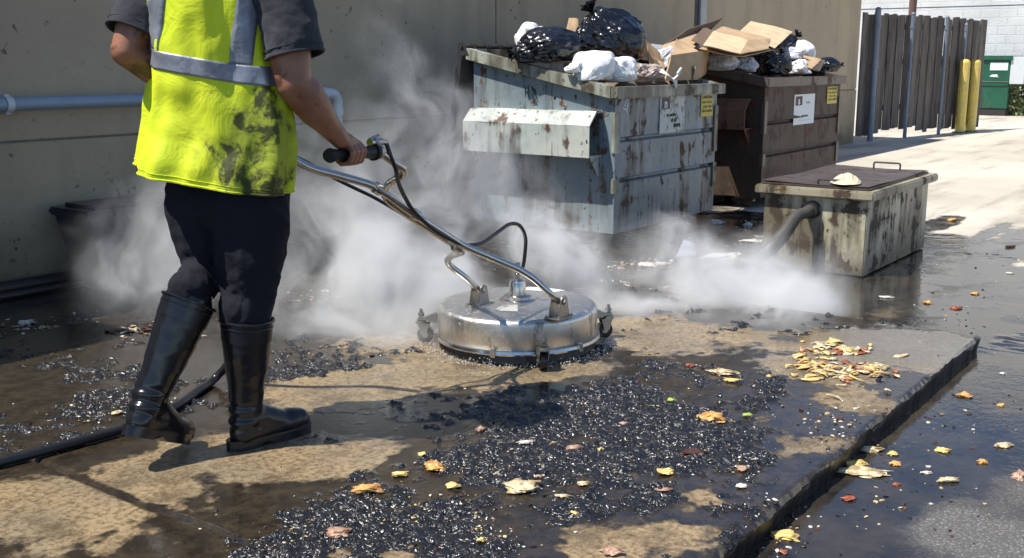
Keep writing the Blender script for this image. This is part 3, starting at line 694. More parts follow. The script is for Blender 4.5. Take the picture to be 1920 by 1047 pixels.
        # end caps of the sheet edges
        for y in (ya, yb):
            for q in range(3): b.add([(out[q][0], y, out[q][1]), (out[q+1][0], y, out[q+1][1]), (inn[q+1][0], y, inn[q+1][1]), (inn[q][0], y, inn[q][1])], [(0,1,2,3)])
        pk = b.build('fork_pocket', mp, t)
        for yy in (ya+.02, yb-.03):
            g = MB(); g.prism([(xi, za-.004), (xo+s_*.05, za-.004), (xi, za-.13)], 1, yy, yy+.008); g.build('gusset', mp, pk)
    # feet
    for fx in (X+.12, X+Wd-.22):
        for fy in (Y+.12, Y+D-.22):
            b = MB(); b.bbox((fx, fy, .07), (fx+.10, fy+.10, z0+.002), .004)
            f = b.build('caster', M['dark'], t)
            g = MB(); g.cyl((fx+.02, fy+.05, .045), (fx+.08, fy+.05, .045), .045, n=20); g.build('wheel', M['rubber'], f)
    # hinge rod and lid hanging open behind
    b = MB(); yh, zh = Y+D+.045, ztop(Y+D)+.015
    b.tube([(X-.06, yh, zh), (X+Wd+.06, yh, zh)], .011, 10)
    k = X+.06
    while k < X+Wd: b.tube([(k, yh, zh), (k+.035, yh, zh)], .022, 12); k += .155
    for xa in (X-.05, X+Wd+.02): b.prism([(yh-.06, zh-.06), (yh+.02, zh-.06), (yh+.02, zh+.02), (yh, zh+.03), (yh-.02, zh+.02)], 0, xa, xa+.012)
    b.build('hinge_rod', M['dark'], t)
    for i in range(2):
        b = MB(); xa = X-.02+i*(Wd/2+.012); xb = xa+Wd/2
        A = [(yh+.012, zh+.01), (yh+.16, .36), (yh+.20, .34), (yh+.21, .37), (yh+.052, zh+.02)]
        b.prism(A, 0, xa, xb)
        for j in range(4):
            xx = xa+.08+j*(xb-xa-.16)/3; b.prism([(yh+.055, zh-.1), (yh+.20, .42), (yh+.225, .42), (yh+.08, zh-.1)], 0, xx-.02, xx+.02)
        b.build('lid', M['blackpaint'], t)
    return t
D1X, D1Y, D1W, D1D = 5.9, 3.51, 1.46, 1.16
D2X, D2Y, D2W, D2D = 8.22, 3.50, 1.74, 1.16
d1 = dumpster('dumpster', 'chalky blue-grey dumpster with rusty white fork pocket nearest the worker', D1X, D1Y, D1W, D1D, 1.04, 1.285, (M['d1'], M['d1rim'], M['d1pocket']))
d2 = dumpster('dumpster', 'dark brown rusty dumpster heaped with flattened cardboard behind the blue-grey one', D2X, D2Y, D2W, D2D, 1.07, 1.30, (M['d2'], M['d2rim'], M['d2pocket']), pz=(.66,.81,.90))
# stickers on the dumpster fronts (lettering is real text geometry)
def flat(name, x0, z0, x1, z1, y, mat, parent, th=.002, skew=0):
    b = MB(); b.box((x0, y-th, z0), (x1, y, z1))
    if skew: b.v = [(p[0]+skew*(p[2]-z0), p[1], p[2]) for p in b.v]
    return b.build(name, mat, parent)
def text(s, x, z, size, y, mat, parent, name='lettering', bold=0., sx=1.):
    c = bpy.data.curves.new(name, 'FONT'); c.body = s; c.size = size; c.extrude = .0006; c.offset = bold; c.align_x = 'CENTER'; c.align_y = 'CENTER'
    o = bpy.data.objects.new(name, c); COL.objects.link(o); dg = bpy.context.evaluated_depsgraph_get()
    me = bpy.data.meshes.new_from_object(o.evaluated_get(dg)); bpy.data.objects.remove(o)
    P = getco(me); Q = np.stack([x+P[:,0]*sx, y-P[:,2]-.0006, z+P[:,1]], 1)
    return addme(me, name, mat, parent)if False else _txt(me, Q, name, mat, parent)
def _txt(me, Q, name, mat, parent):
    r = ROOT(parent).location; setco(me, Q-np.array(r[:])); me.name = name; me.materials.clear(); me.materials.append(mat)
    o = bpy.data.objects.new(name, me); COL.objects.link(o); o.parent = parent; return o
M['ink'] = plain('ink', (.02,.03,.025), .6, bump=0); M['maroon'] = plain('maroon', (.045,.008,.02), .5, bump=0); M['inkfaint'] = plain('ink_faint', (.33,.33,.42), .6, bump=0)
def wornmat(name, base, worn, amt):
    t = NT(name); co = t.coord(); n = t.noise(t.coord((1,1,.5)), 38, 5, .7); n2 = t.noise(co, 9, 4)
    c = t.mix(t.mr(t.ma('ADD', n, t.ma('MULTIPLY', t.ma('SUBTRACT', n2, .5), .5)), amt, amt+.06), base, worn); t.bsdf(c, .5, 0, t.bump(n, .2, .002)); return t.mat
M['stick1'] = wornmat('worn_sticker', (.50,.54,.52), (.16,.18,.16), .52); M['stick2'] = wornmat('clean_sticker', (.66,.70,.72), (.35,.36,.37), .72); M['sticky'] = wornmat('yellow_sticker', (.58,.46,.05), (.25,.20,.04), .58); M['blacksq'] = wornmat('black_square', (.02,.012,.016), (.10,.10,.09), .6)
def sticks(X, Y, u0, u1, v0, v1, y0u, y1u, y0v, y1v, parent, worn):
    a = onY(u0, v0, Y); c = onY(u1, v0, Y); z1 = a.z; z0 = onY(u0, v1, Y).z; x0, x1 = a.x, c.x
    s = flat('notice_sticker', x0, z0, x1, z1, Y-.004, M['stick1'] if worn else M['stick2'], parent); w, h = x1-x0, z1-z0
    yy = Y-.0062; sq = flat('logo_square', x0+.06*w, z1-.36*h, x0+.38*w, z1-.06*h, yy, M['blacksq'] if worn else M['maroon'], s, .001)
    text('n' if worn else 'a', x0+.22*w, z1-.22*h, h*.34, yy-.0012, M['white'], s, 'logo_letter', .003)
    if worn:
        text('we', x0+.62*w, z1-.27*h, h*.24, yy, wornmat('red_ink', (.35,.10,.08), (.4,.4,.38), .5), s, bold=.002)
        text('no parking', x0+.46*w, z1-.52*h, h*.13, yy, M['ink'], s, bold=.0015); text('small', x0+.56*w, z1-.66*h, h*.15, yy, M['ink'], s, bold=.003); text('users.', x0+.70*w, z1-.80*h, h*.17, yy, M['ink'], s, bold=.003)
    else:
        text('reccha', x0+.66*w, z1-.28*h, h*.13, yy, M['inkfaint'], s, bold=.0005); text('for small users', x0+.53*w, z1-.72*h, h*.098, yy, M['ink'], s, bold=.0014)
        flat('rule_line', x0+.2*w, z1-.87*h, x0+.85*w, z1-.862*h, yy, M['inkfaint'], s, .001)
    a = onY(y0u, y0v, Y); c = onY(y1u, y0v, Y); z1 = a.z; z0 = onY(y0u, y1v, Y).z; x0, x1 = a.x, c.x; w, h = x1-x0, z1-z0
    s = flat('caution_sticker', x0, z0, x1, z1, Y-.004, M['sticky'], parent); yy = Y-.0062
    text('CAUTION', x0+w/2, z1-.13*h, h*.17, yy, M['ink'], s, bold=.001, sx=.95*w/(h*.85)); 
    for k, tx in enumerate(('NO PLAY', 'ON OR', 'AROUND')): text(tx, x0+w/2, z1-(.36+.2*k)*h, h*.15, yy, M['ink'], s, bold=.0004, sx=.8*w/(h*.6))
sticks(D1X, D1Y, 1237, 1283, 180, 251, 1314, 1336, 178, 219, d1, True)
sticks(D2X, D2Y, 1489, 1527, 178, 235, 1551, 1569, 163, 195, d2, False)
# scribble on the flank of the blue-grey one
b = MB()
for (u0, v0, u1, v1) in ((985,163,985,182),(990,160,992,184),(997,163,1007,186),(1000,166,1004,180),(1003,168,1009,192)):
    p, q = onX(u0, v0, D1X+.002), onX(u1, v1, D1X+.002); b.tube([p, q], [.006,.002], 6)
b.v = [(min(p[0], D1X+.004) if p[0] > D1X+.002 else max(p[0], D1X+.001), p[1], p[2]) for p in b.v]; b.build('paint_scribble', M['ink'], d1)
b = MB(); p = [onY(*q, D1Y-.002) for q in ((1175,185),(1172,195),(1169,203),(1174,205),(1178,193),(1175,203),(1176,214))]; b.tube(cr(p, 4), .0045, 6); b.v = [(q[0], D1Y-.002+(q[1]-D1Y)*.2, q[2]) for q in b.v]; b.build('chalk_mark', M['white'], d1)

# ================================================================== RUBBISH IN THE DUMPSTERS
def bag(name, label, c, R, knot, mat, seed, cat='bag', group=None, pleat=1., low=.10, tuft=True, sub=6):
    bm = bmesh.new(); bmesh.ops.create_icosphere(bm, subdivisions=sub, radius=1)
    P = np.array([v.co[:] for v in bm.verts]); k = np.array(Vector(knot).normalized()[:])
    ax = np.cross(k, [.3,.5,.81]); ax /= np.linalg.norm(ax); ay = np.cross(k, ax)
    d = P @ k; th = np.arctan2(P @ ay, P @ ax)
    wh = mat not in (M['bagblack'], M['bagclear']); r = np.ones(len(P))+low*1.7*fbm(P*1.3+seed, 2 if wh else 3, seed)+(0 if wh else low*.6)*fbm(P*3+seed, 3, seed+5)
    near = sst(d, -.3, .95)
    pl = np.zeros(len(P))
    wob = fbm(P*2+seed, 2, seed+8)*.7
    for f, a in ((9, .5), (17, .35), (29, .25)): pl += a*(1-np.abs(np.sin((th+wob*(1.2-near))*f*.5+seed+f)))
    r += pleat*.10*(pl-.5)*near*(1-.5*sst(d, .9, 1))
    cr_ = ridged(P*2.6+seed, 2, seed+11)+.4*ridged(P*6+seed, 2, seed+14); r += (.06 if mat in (M['bagblack'],) else .022)*(cr_-1.1)
    cone = sst(d, .80, 1.0); r += .13*cone**2
    Q = P*r[:,None]*np.array(R)
    bot = Q[:,2] < -R[2]*.62; Q[bot,2] = -R[2]*.62+(Q[bot,2]+R[2]*.62)*.25
    Q = Q+np.array(c[:])
    b = MB(); bm.verts.index_update(); b.add(Q, [[v.index for v in f.verts] for f in bm.faces], 0, True); bm.free()
    if tuft:
        kk = Vector(k*np.array(R)*1.10)+Vector(c); kd = Vector(k); s_ = min(R)*.32; aa, bb = Vector(ax), Vector(ay)
        prof = [(.34,-.35),(.20,0),(.16,.18),(.26,.38),(.52,.72),(.72,1.0)]; n = 40; vs = []
        for i, (rr, hh) in enumerate(prof):
            for j in range(n):
                a = j*2*math.pi/n; w = rr*(1+(.35*math.sin(a*7+seed)+.2*math.sin(a*12))*(.4+i*.12)); zz = hh+.18*i/5*math.sin(a*5+seed)
                vs.append(kk+(aa*math.cos(a)+bb*math.sin(a))*w*s_+kd*zz*s_)
        b.add(vs, [(i*n+j, i*n+(j+1)%n, (i+1)*n+(j+1)%n, (i+1)*n+j) for i in range(len(prof)-1) for j in range(n)], 0, True)
    o = b.build(name, mat, None, (c[0], c[1], c[2]-R[2]*.6)); tag(o, label, cat, group); return o
KB = lambda r, f, z: tuple(cw(r, f, z))
def at(u, v, Y): return onY(u, v, Y)
bag('rubbish_bag', 'biggest shiny black bag, knotted at its top, crowning the blue-grey dumpster', at(1146,78,4.05), (.285,.26,.215), KB(-.55,-.35,.95), M['bagblack'], 3)
bag('rubbish_bag', 'black bag lying on its side over the left rim of the blue-grey dumpster', at(1027,90,4.10), (.22,.22,.14), KB(-.9,-.35,-.25), M['bagblack'], 12)
bag('rubbish_bag', 'small white bag behind the black one at the left of the blue-grey dumpster', at(1002,74,4.40), (.13,.13,.11), KB(-.2,-.3,.9), M['bagwhite'], 21, low=.2, tuft=False, pleat=.5)
bag('rubbish_bag', 'bulging white bag on the front corner of the blue-grey dumpster, below the big black bag', at(1112,128,3.74), (.14,.15,.118), KB(-.2,-.4,-.3), M['bagwhite'], 33, low=.16, tuft=False, pleat=.4)
bag('rubbish_bag', 'rounded white bag pressed against the bulging white one over the dumpster front', at(1160,134,3.66), (.13,.12,.105), KB(.4,-.4,-.3), M['bagwhite'], 37, low=.14, tuft=False, pleat=.6)
bag('rubbish_bag', 'crumpled brownish see-through bag between the white bag and the open carton', at(1212,140,3.68), (.115,.09,.075), KB(.5,-.4,.3), M['bagclear'], 43, low=.25, tuft=False)
bag('rubbish_bag', 'little white knotted bag end poking out left of the bulging white bag', at(1078,128,3.80), (.07,.05,.04), KB(-.8,-.3,-.1), M['bagwhite'], 47, low=.3, tuft=False)
bag('rubbish_bag', 'pale crumpled bag sunk behind the open carton of the blue-grey dumpster', at(1243,112,3.95), (.10,.12,.09), KB(.3,-.3,.5), M['baggrey'], 49, low=.3, tuft=False)
# second dumpster
bag('rubbish_bag', 'black bag at the front middle of the brown dumpster with streaky shine', at(1452,124,3.74), (.17,.14,.115), KB(.2,-.5,.75), M['bagblack'], 53, pleat=1.3)
bag('rubbish_bag', 'black bag at the far right end of the brown dumpster', at(1549,124,3.80), (.14,.12,.085), KB(.7,-.3,.1), M['bagblack'], 57)
bag('rubbish_bag', 'black bag behind the white peak at the back of the brown dumpster', at(1462,95,4.32), (.20,.2,.17), KB(.5,-.3,.6), M['bagblack'], 59)
bag('rubbish_bag', 'white peaked bag rising behind the right end of the brown dumpster', at(1500,98,4.12), (.155,.15,.115), KB(-.1,-.2,.95), M['bagwhite'], 61, tuft=False, low=.2)
bag('rubbish_bag', 'white bag slumped beside the streaky black bag in the brown dumpster', at(1494,128,3.72), (.155,.12,.075), KB(.2,-.3,.6), M['bagwhite'], 64, tuft=False, low=.25)
bag('rubbish_bag', 'grey-white bag under the cardboard at the left of the brown dumpster', at(1352,118,3.86), (.155,.14,.095), KB(-.3,-.4,.3), M['baggrey'], 67, tuft=False, low=.2)
bag('rubbish_bag', 'pale bluish bag second from the left under the cardboard of the brown dumpster', at(1394,124,3.78), (.13,.12,.075), KB(.2,-.3,.5), M['baggrey'], 71, tuft=False, low=.2)
bag('rubbish_bag', 'dark bag tucked in shade beneath the big cardboard sheet', at(1415,118,4.05), (.30,.24,.13), KB(.2,-.3,.5), M['bagblack'], 73, tuft=False)
bag('rubbish_bag', 'long white bag draped between the black bags of the brown dumpster', at(1478,108,3.95), (.11,.16,.085), KB(.5,-.4,.4), M['baggrey'], 76, tuft=False, low=.2)
# hidden load so the dumpsters are really full
for nm, X_, Y_, W_, D_, z_, lab in (('refuse_heap', D1X, D1Y, D1W, D1D, .99, 'dark mixed refuse filling the blue-grey dumpster under its bags'), ('refuse_heap', D2X, D2Y, D2W, D2D, 1.02, 'dark mixed refuse filling the brown dumpster under its cardboard')):
    n = 40; vs = []
    for i in range(n+1):
        for j in range(n+1): vs.append((X_+.03+(W_-.06)*i/n, Y_+.05+(D_-.11)*j/n, z_))
    P = np.array(vs); P[:,2] += .13*fbm(P*6, 4, 81)+.05*(P[:,1]-Y_); e = np.minimum.reduce([P[:,0]-X_, X_+W_-P[:,0], P[:,1]-Y_, Y_+D_-P[:,1]]); P[:,2] -= .10*sst(-e, -.2, 0)
    o = meshobj(nm, P, [(i*(n+1)+j, (i+1)*(n+1)+j, (i+1)*(n+1)+j+1, i*(n+1)+j+1) for i in range(n) for j in range(n)], M['carddark'], None, (X_, Y_, z_)); tag(o, lab, 'refuse', kind='stuff')
def board(b, pts, th=.006, bend=0., mi=0, n=8):
    """bent board through 4 corner points (quad), given thickness"""
    A, B_, C_, D_ = [Vector(p) for p in pts]; N = (B_-A).cross(D_-A).normalized(); top = []; bot = []
    for i in range(n+1):
        for j in range(n+1):
            s, t = i/n, j/n; p = A*(1-s)*(1-t)+B_*s*(1-t)+C_*s*t+D_*(1-s)*t
            p = p+N*(bend*math.sin(math.pi*s)+.002*math.sin(7*s+3*t)+.0015*math.sin(11*t))
            top.append(p+N*th/2); bot.append(p-N*th/2)
    m = n+1; o = len(top); f = [(i*m+j, (i+1)*m+j, (i+1)*m+j+1, i*m+j+1) for i in range(n) for j in range(n)]
    f += [tuple(q+o for q in x[::-1]) for x in f]
    bd = [(i*m) for i in range(m)]+[n*m+j for j in range(1,m)]+[i*m+n for i in range(n-1,-1,-1)]+[j for j in range(n-1,0,-1)]
    L = len(bd); f += [(bd[i], bd[i]+o, bd[(i+1)%L]+o, bd[(i+1)%L]) for i in range(L)]
    b.add(top+bot, f, mi, False)
def Q4(*l): return [onY(u, v, y) for (u, v, y) in l]
def sheet(name, label, quads, mats, cat='cardboard', th=.007, bend=.003):
    b = MB()
    for k, q in enumerate(quads): board(b, Q4(*q), th, bend if k == 0 else bend*.4, mi=(k % len(mats)))
    c = np.mean(np.array(b.v), 0); o = b.build(name, mats, None, tuple(c)); tag(o, label, cat); return o
sheet('cardboard_piece', 'small upright cardboard flap between the two black bags', [[(1058,72,4.3),(1082,80,4.25),(1084,36,4.35),(1067,34,4.4)], [(1045,62,4.35),(1078,84,4.3),(1082,72,4.5),(1052,52,4.5)]], [M['card']])
sheet('cardboard_box', 'open cardboard carton with raised flaps at the right front of the blue-grey dumpster',
    [[(1246,152,3.60),(1306,150,3.62),(1312,96,3.66),(1258,104,3.62)], [(1306,150,3.62),(1322,140,3.95),(1336,98,4.0),(1312,96,3.66)], [(1258,108,3.64),(1310,98,3.68),(1292,86,4.0),(1268,73,4.02)],
     [(1304,125,3.60),(1318,128,3.75),(1312,150,3.75),(1300,150,3.60)], [(1246,152,3.60),(1258,104,3.62),(1270,100,3.95),(1256,140,3.95)]], [M['card']])
sheet('cardboard_piece', 'torn tan cardboard scrap right of the big black bag', [[(1216,118,3.9),(1240,128,3.85),(1238,100,3.9),(1213,78,3.95)], [(1222,134,3.75),(1244,142,3.72),(1246,118,3.78),(1226,112,3.8)]], [M['card'], M['cardlight']])
sheet('paper_sheet', 'crumpled white paper wedged behind the torn cardboard scrap', [[(1214,100,4.0),(1246,116,3.95),(1258,88,4.1),(1222,82,4.05)]], [M['paper']], 'paper', .002)
# white tatter hanging over the rim
b = MB()
pts = [(1238,132,3.55),(1250,140,3.49),(1262,148,3.455),(1266,156,3.452),(1268,166,3.452)]; p = [onY(*q) for q in pts]
wd = [.025,.022,.03,.022,.008]; vs = []
for i, q in enumerate(p):
    for s in (-1, -.3, .4, 1): vs.append((q.x+s*wd[i], q.y-.006*abs(s)+.004*math.sin(i*3+s*4), q.z+.012*math.sin(i*2.+s*2)))
b.add(vs, [(i*4+j, (i+1)*4+j, (i+1)*4+j+1, i*4+j+1) for i in range(4) for j in range(3)], 0, True)
q = [onY(*z) for z in ((1262,150,3.452),(1272,140,3.455),(1277,128,3.46),(1270,138,3.455))]; b.tube(cr(q, 4), [.006]*13 if len(cr(q,4))==13 else .006, 6)
o = b.build('paper_tatter', M['paper'], None, tuple(p[2]), solid=.002); tag(o, 'torn white plastic tatter hanging over the front rim of the blue-grey dumpster', 'scrap')
# flattened cardboard on the brown dumpster
sheet('cardboard_sheet', 'dark brown cardboard sheet tilted up at the left of the brown dumpster', [[(1240,88,4.0),(1330,58,4.45),(1356,33,4.5),(1290,55,4.2)], [(1240,88,4.0),(1288,104,3.7),(1330,62,4.3),(1290,58,4.3)]], [M['carddark'], M['card']], bend=.008)
sheet('cardboard_sheet', 'largest flat cardboard sheet spread over the brown dumpster under the open carton', [[(1310,92,3.75),(1394,107,3.55),(1450,94,3.70),(1380,68,4.3)]], [M['card']], bend=-.008)
sheet('cardboard_sheet', 'pale cardboard sheet tipped up at the back of the heap', [[(1384,62,4.1),(1452,92,3.78),(1486,60,4.1),(1408,40,4.5)]], [M['cardlight']], bend=.006)
sheet('cardboard_box', 'flattened open carton lying on top of the cardboard on the brown dumpster', [[(1318,86,3.70),(1388,102,3.52),(1402,76,3.72),(1338,58,4.05)], [(1388,102,3.52),(1440,92,3.62),(1446,73,3.78),(1402,76,3.72)], [(1338,60,4.05),(1402,78,3.72),(1446,73,3.80),(1356,50,4.25)]], [M['cardlight'], M['card'], M['card']])
sheet('cardboard_sheet', 'brown cardboard edge showing left under the carton of the brown dumpster', [[(1296,76,3.95),(1330,92,3.72),(1345,66,4.1),(1322,50,4.35)]], [M['carddark']])
sheet('cardboard_piece', 'tan cardboard lump at the right end between white and black bags', [[(1490,118,3.70),(1522,130,3.6),(1540,112,3.75),(1505,104,3.95)], [(1522,132,3.6),(1536,134,3.62),(1548,114,3.75),(1540,112,3.75)]], [M['card'], M['carddark']])

# ================================================================== GREASE BIN
def greasebin():
    X, Y, Wd, D, h = 5.93, 1.89, 1.20, .61, .44
    t = thing('grease_bin', (X, Y, 0), 'low grimy cream steel grease bin with a hose at its side', 'bin')
    b = MB(); b.bbox((X, Y, .006), (X+Wd, Y+D, h), .006); b.build('body', M['bin'], t)
    b = MB(); e = .045
    b.bbox((X-e, Y-e, h), (X+Wd+e, Y+D+e, h+.052), .008); rough(b, .003, 7, 5); b.build('rim', M['binrim'], t)
    b = MB(); n = 24; vs = []
    x0, x1, y0, y1 = X-.005, X+Wd-.02, Y-.0, Y+D+.02
    for i in range(n+1):
        for j in range(n+1):
            x = x0+(x1-x0)*i/n; y = y0+(y1-y0)*j/n; vs.append((x, y, h+.072+.004*math.sin(x*6)*math.sin(y*9+1)))
    b.add(vs, [(i*(n+1)+j, (i+1)*(n+1)+j, (i+1)*(n+1)+j+1, i*(n+1)+j+1) for i in range(n) for j in range(n)], 0, False)
    b.bbox((x0, y0, h+.054), (x1, y1, h+.0665), .002); lid = b.build('lid', M['binlid'], t)
    def handle(P0, P1, hh):
        g = MB(); g.tube(fillet([P0, P0+Vector((0,0,hh)), P1+Vector((0,0,hh)), P1], .012), .006, 8); g.build('handle', M['dark'], lid)
    c = G(1549, 346, h+.07); c1 = Vector((X+.03, Y+.30, h+.07)); handle(c1, c1+Vector((0,-.14,0)), .028)
    c1 = Vector((X+Wd-.06, Y+.34, h+.07)); handle(c1, c1+Vector((0,-.17,0)), .04)
    # hose stub on the near side
    p = onX(1524, 393, X)
    g = MB(); g.tube([p+Vector((.0,0,0)), p+Vector((-.05,0,0))], .042, 18); g.tube([p+Vector((-.003,0,0)), p+Vector((-.012,0,0))], .052, 18); g.build('outlet', M['dark'], t)
    return p
hp = greasebin()
path = [hp+Vector((-.03,0,0)), hp+Vector((-.09,.01,-.01)), W(1492,408,hp.dot(FW)-.10), W(1462,448,hp.dot(FW)-.20), W(1432,478,hp.dot(FW)-.24)]
g0 = G(1395,497,.04); path += [Vector((g0.x,g0.y,.045)), G(1330,508,.03), G(1260,520,.03), G(1190,535,.03)]
b = MB(); pp = cr(path, 8); b.tube(pp, [.036-.004*math.sin(i*.2) for i in range(len(pp))], 16)
o = b.build('suction_hose', plain('grey_hose', (.075,.068,.055), .4, nscale=22, var=.4), None, tuple(hp)); tag(o, 'thick grey hose drooping from the grease bin onto the wet ground', 'hose')
# crumpled pale rag on the lid
def rag(label, c, rx, ry, h, seed, mat, yaw=.3, name='rag', cat='rag'):
    n = 44; vs = []
    for i in range(n+1):
        for j in range(n+1):
            s, t_ = i/n*2-1, j/n*2-1; vs.append((s, t_, 0))
    P = np.array(vs); r = np.hypot(P[:,0], P[:,1]); ang = np.arctan2(P[:,1], P[:,0]); sc_ = 1/np.maximum(1, r/np.maximum(np.maximum(abs(P[:,0]), abs(P[:,1])), 1e-6)); P[:,0] *= sc_; P[:,1] *= sc_
    r = np.hypot(P[:,0], P[:,1]); q = 1+.25*vn(np.stack([np.cos(ang)*1.6+seed, np.sin(ang)*1.6, 0*ang], 1), seed)
    X_ = P[:,0]*rx*q; Y_ = P[:,1]*ry*q; Z = h*(1-r**2)*(.6+.6*ridged(np.stack([P[:,0]*3.2+seed, P[:,1]*3.2, 0*r], 1), 3, seed+2)-.3)+.003
    Z = np.maximum(Z, .002); ca, sa = math.cos(yaw), math.sin(yaw)
    V = np.stack([c[0]+X_*ca-Y_*sa, c[1]+X_*sa+Y_*ca, c[2]+Z], 1)
    o = meshobj(name, V, [(i*(n+1)+j, (i+1)*(n+1)+j, (i+1)*(n+1)+j+1, i*(n+1)+j+1) for i in range(n) for j in range(n)], mat, None, tuple(c)); tag(o, label, cat); return o
M['rag'] = plain('rag_cloth', (.66,.58,.38), .8, var=.25, nscale=14); M['ragw'] = plain('wet_paper', (.62,.58,.52), .5, var=.2, nscale=14); M['peel'] = plain('peel', (.62,.46,.14), .4, var=.3, nscale=30); M['peelw'] = plain('pale_peel', (.78,.66,.42), .4, var=.2, nscale=30)
rag('crumpled cream rag lying on the grease bin lid beside its handle', G(1587,342,.518), .17, .08, .06, 5, M['rag'], .25)
# ================================================================== SURFACE CLEANER
MC = cw(.022, 4.20, 0); MR = .322
FRr, FRf = (RT*.8-FW*.6), (RT*.6+FW*.8)           # machine right / forward
def cleaner():
    z0, z1 = SL+.040, SL+.175; c = Vector((MC.x, MC.y, 0)); T = Matrix.Translation(c)
    t = thing('surface_cleaner', (c.x, c.y, SL), 'round stainless steel surface cleaner being pushed over the greasy slab', 'pressure cleaner')
    b = MB(); R = MR
    prof = [(R-.004,z0),(R,z0+.006),(R,z1-.022)]+[(R-.022+.022*math.cos(a), z1-.022+.022*math.sin(a)) for a in [k*math.pi/12 for k in range(1,7)]]+[(R*.75,z1+.004),(R*.5,z1+.009),(R*.25,z1+.012),(.0005,z1+.013)]
    b.lathe(prof, T, 96); b.build('deck', M['steel'], t)
    b = MB(); b.lathe([(R+.001,z0+.002),(R+.010,z0+.002),(R+.013,z0+.008),(R+.010,z0+.018),(R+.001,z0+.018)], T, 96)
    for a in (200, 262, 318, 20, 90, 140):
        q = math.radians(a); p = c+Vector((math.cos(q), math.sin(q), 0))*(R+.013); Rm = Matrix.Translation(p) @ Matrix.Rotation(q, 4, 'Z'); b.bbox((-.006,-.010,z0-.004), (.008,.010,z0+.028), .002, M=Rm)
    b.build('rim_band', M['tube'], t)
    b = MB(); vs = []; n = 240
    for k in range(n):
        a = k*2*math.pi/n; r1 = R-.012; vs.append(c+Vector((r1*math.cos(a), r1*math.sin(a), z0+.004)))
    for k in range(n):
        a = k*2*math.pi/n; r1 = R-.006+.006*math.sin(k*2.3)*math.sin(k*.9); vs.append(c+Vector((r1*math.cos(a), r1*math.sin(a), SL+.004+.006*abs(math.sin(k*1.7)))))
    b.add(vs, [(k, (k+1)%n, n+(k+1)%n, n+k) for k in range(n)]); b.build('brush_skirt', M['dark'], t)
    # swivel
    b = MB(); zt = z1+.008; b.lathe([(.075,zt),(.075,zt+.006),(.068,zt+.010),(.056,zt+.012),(.056,zt+.022),(.050,zt+.026),(.034,zt+.028),(.034,zt+.072),(.031,zt+.078),(.031,zt+.084),(.018,zt+.088),(.013,zt+.092),(.013,zt+.10),(.016,zt+.102),(.016,zt+.112),(.012,zt+.114),(.012,zt+.128),(.0005,zt+.13)], Matrix.Translation(c+FRr*.0), 32); b.build('swivel', M['tube'], t)
    # white decals on the deck
    def decal(a0, a1, r0, r1, mat, nm, hgt=.0014):
        g = MB(); vs = []; n1, n2 = 14, 5
        for i in range(n1+1):
            for j in range(n2+1):
                a = math.radians(a0+(a1-a0)*i/n1); r = r0+(r1-r0)*j/n2; zz = np.interp(r, [0,R*.25,R*.5,R*.75,R-.022], [z1+.013,z1+.012,z1+.009,z1+.004,z1])+hgt
                vs.append(c+Vector((r*math.cos(a), r*math.sin(a), zz)))
        g.add(vs, [(i*(n2+1)+j, (i+1)*(n2+1)+j, (i+1)*(n2+1)+j+1, i*(n2+1)+j+1) for i in range(n1) for j in range(n2)]); g.build(nm, mat, t)
    yaw = math.degrees(math.atan2(FW.y, FW.x)); decal(yaw-42, yaw-8, .21, .305, M['white'], 'decal'); 
    decal(yaw+150, yaw+180, .10, .19, wornmat('worn_decal', (.42,.41,.38), (.2,.2,.19), .5), 'decal')
    # brackets
    pL, pR = cw(-.130, 4.14, 0), cw(.178, 3.935, 0); piv = []
    for p in (pL, pR):
        ax = FRr; fo = FRf; zb = z1-.002; g = MB()
        Rm = Matrix((( fo.x, ax.x, 0, p.x), (fo.y, ax.y, 0, p.y), (0,0,1,0), (0,0,0,1)))
        g.bbox((-.050,-.036,zb+.004), (.050,.036,zb+.010), .002, M=Rm)
        for s in (-1, 1):
            poly = [(-.036,0),(.036,0),(.024,.052)]+[(.022*math.cos(a), .060+.022*math.sin(a)) for a in [k*math.pi/8 for k in range(0,9)]]+[(-.024,.050)]
            vs = [Rm @ Vector((x, s*.024, zb+.010+z)) for x, z in poly]+[Rm @ Vector((x, s*.020, zb+.010+z)) for x, z in poly]; m = len(poly)
            g.add(vs, [tuple(range(m)), tuple(range(m,2*m))[::-1]]+[(i,(i+1)%m,m+(i+1)%m,m+i) for i in range(m)])
        br = g.build('bracket', M['zinc'], t)
        g = MB(); q0 = Rm @ Vector((0,-.034,zb+.068)); q1 = Rm @ Vector((0,.034,zb+.068)); g.tube([q0, q1], .007, 10)
        for s in (-1, 1): g.tube([Rm @ Vector((0,s*.025,zb+.068)), Rm @ Vector((0,s*.032,zb+.068))], .012, 6)
        g.build('bolt', M['bolt'], br)
        for (x, y) in ((-.04,-.03),(-.04,.03),(.042,-.03),(.042,.03)):
            g = MB(); g.tube([Rm @ Vector((x,y,zb+.008)), Rm @ Vector((x,y,zb+.016))], .006, 6); g.build('bolt', M['bolt'], br)
        piv.append(Vector((p.x, p.y, zb+.068)))
    pL, pR = piv
    # casters
    yawf = math.atan2(FW.y, FW.x)
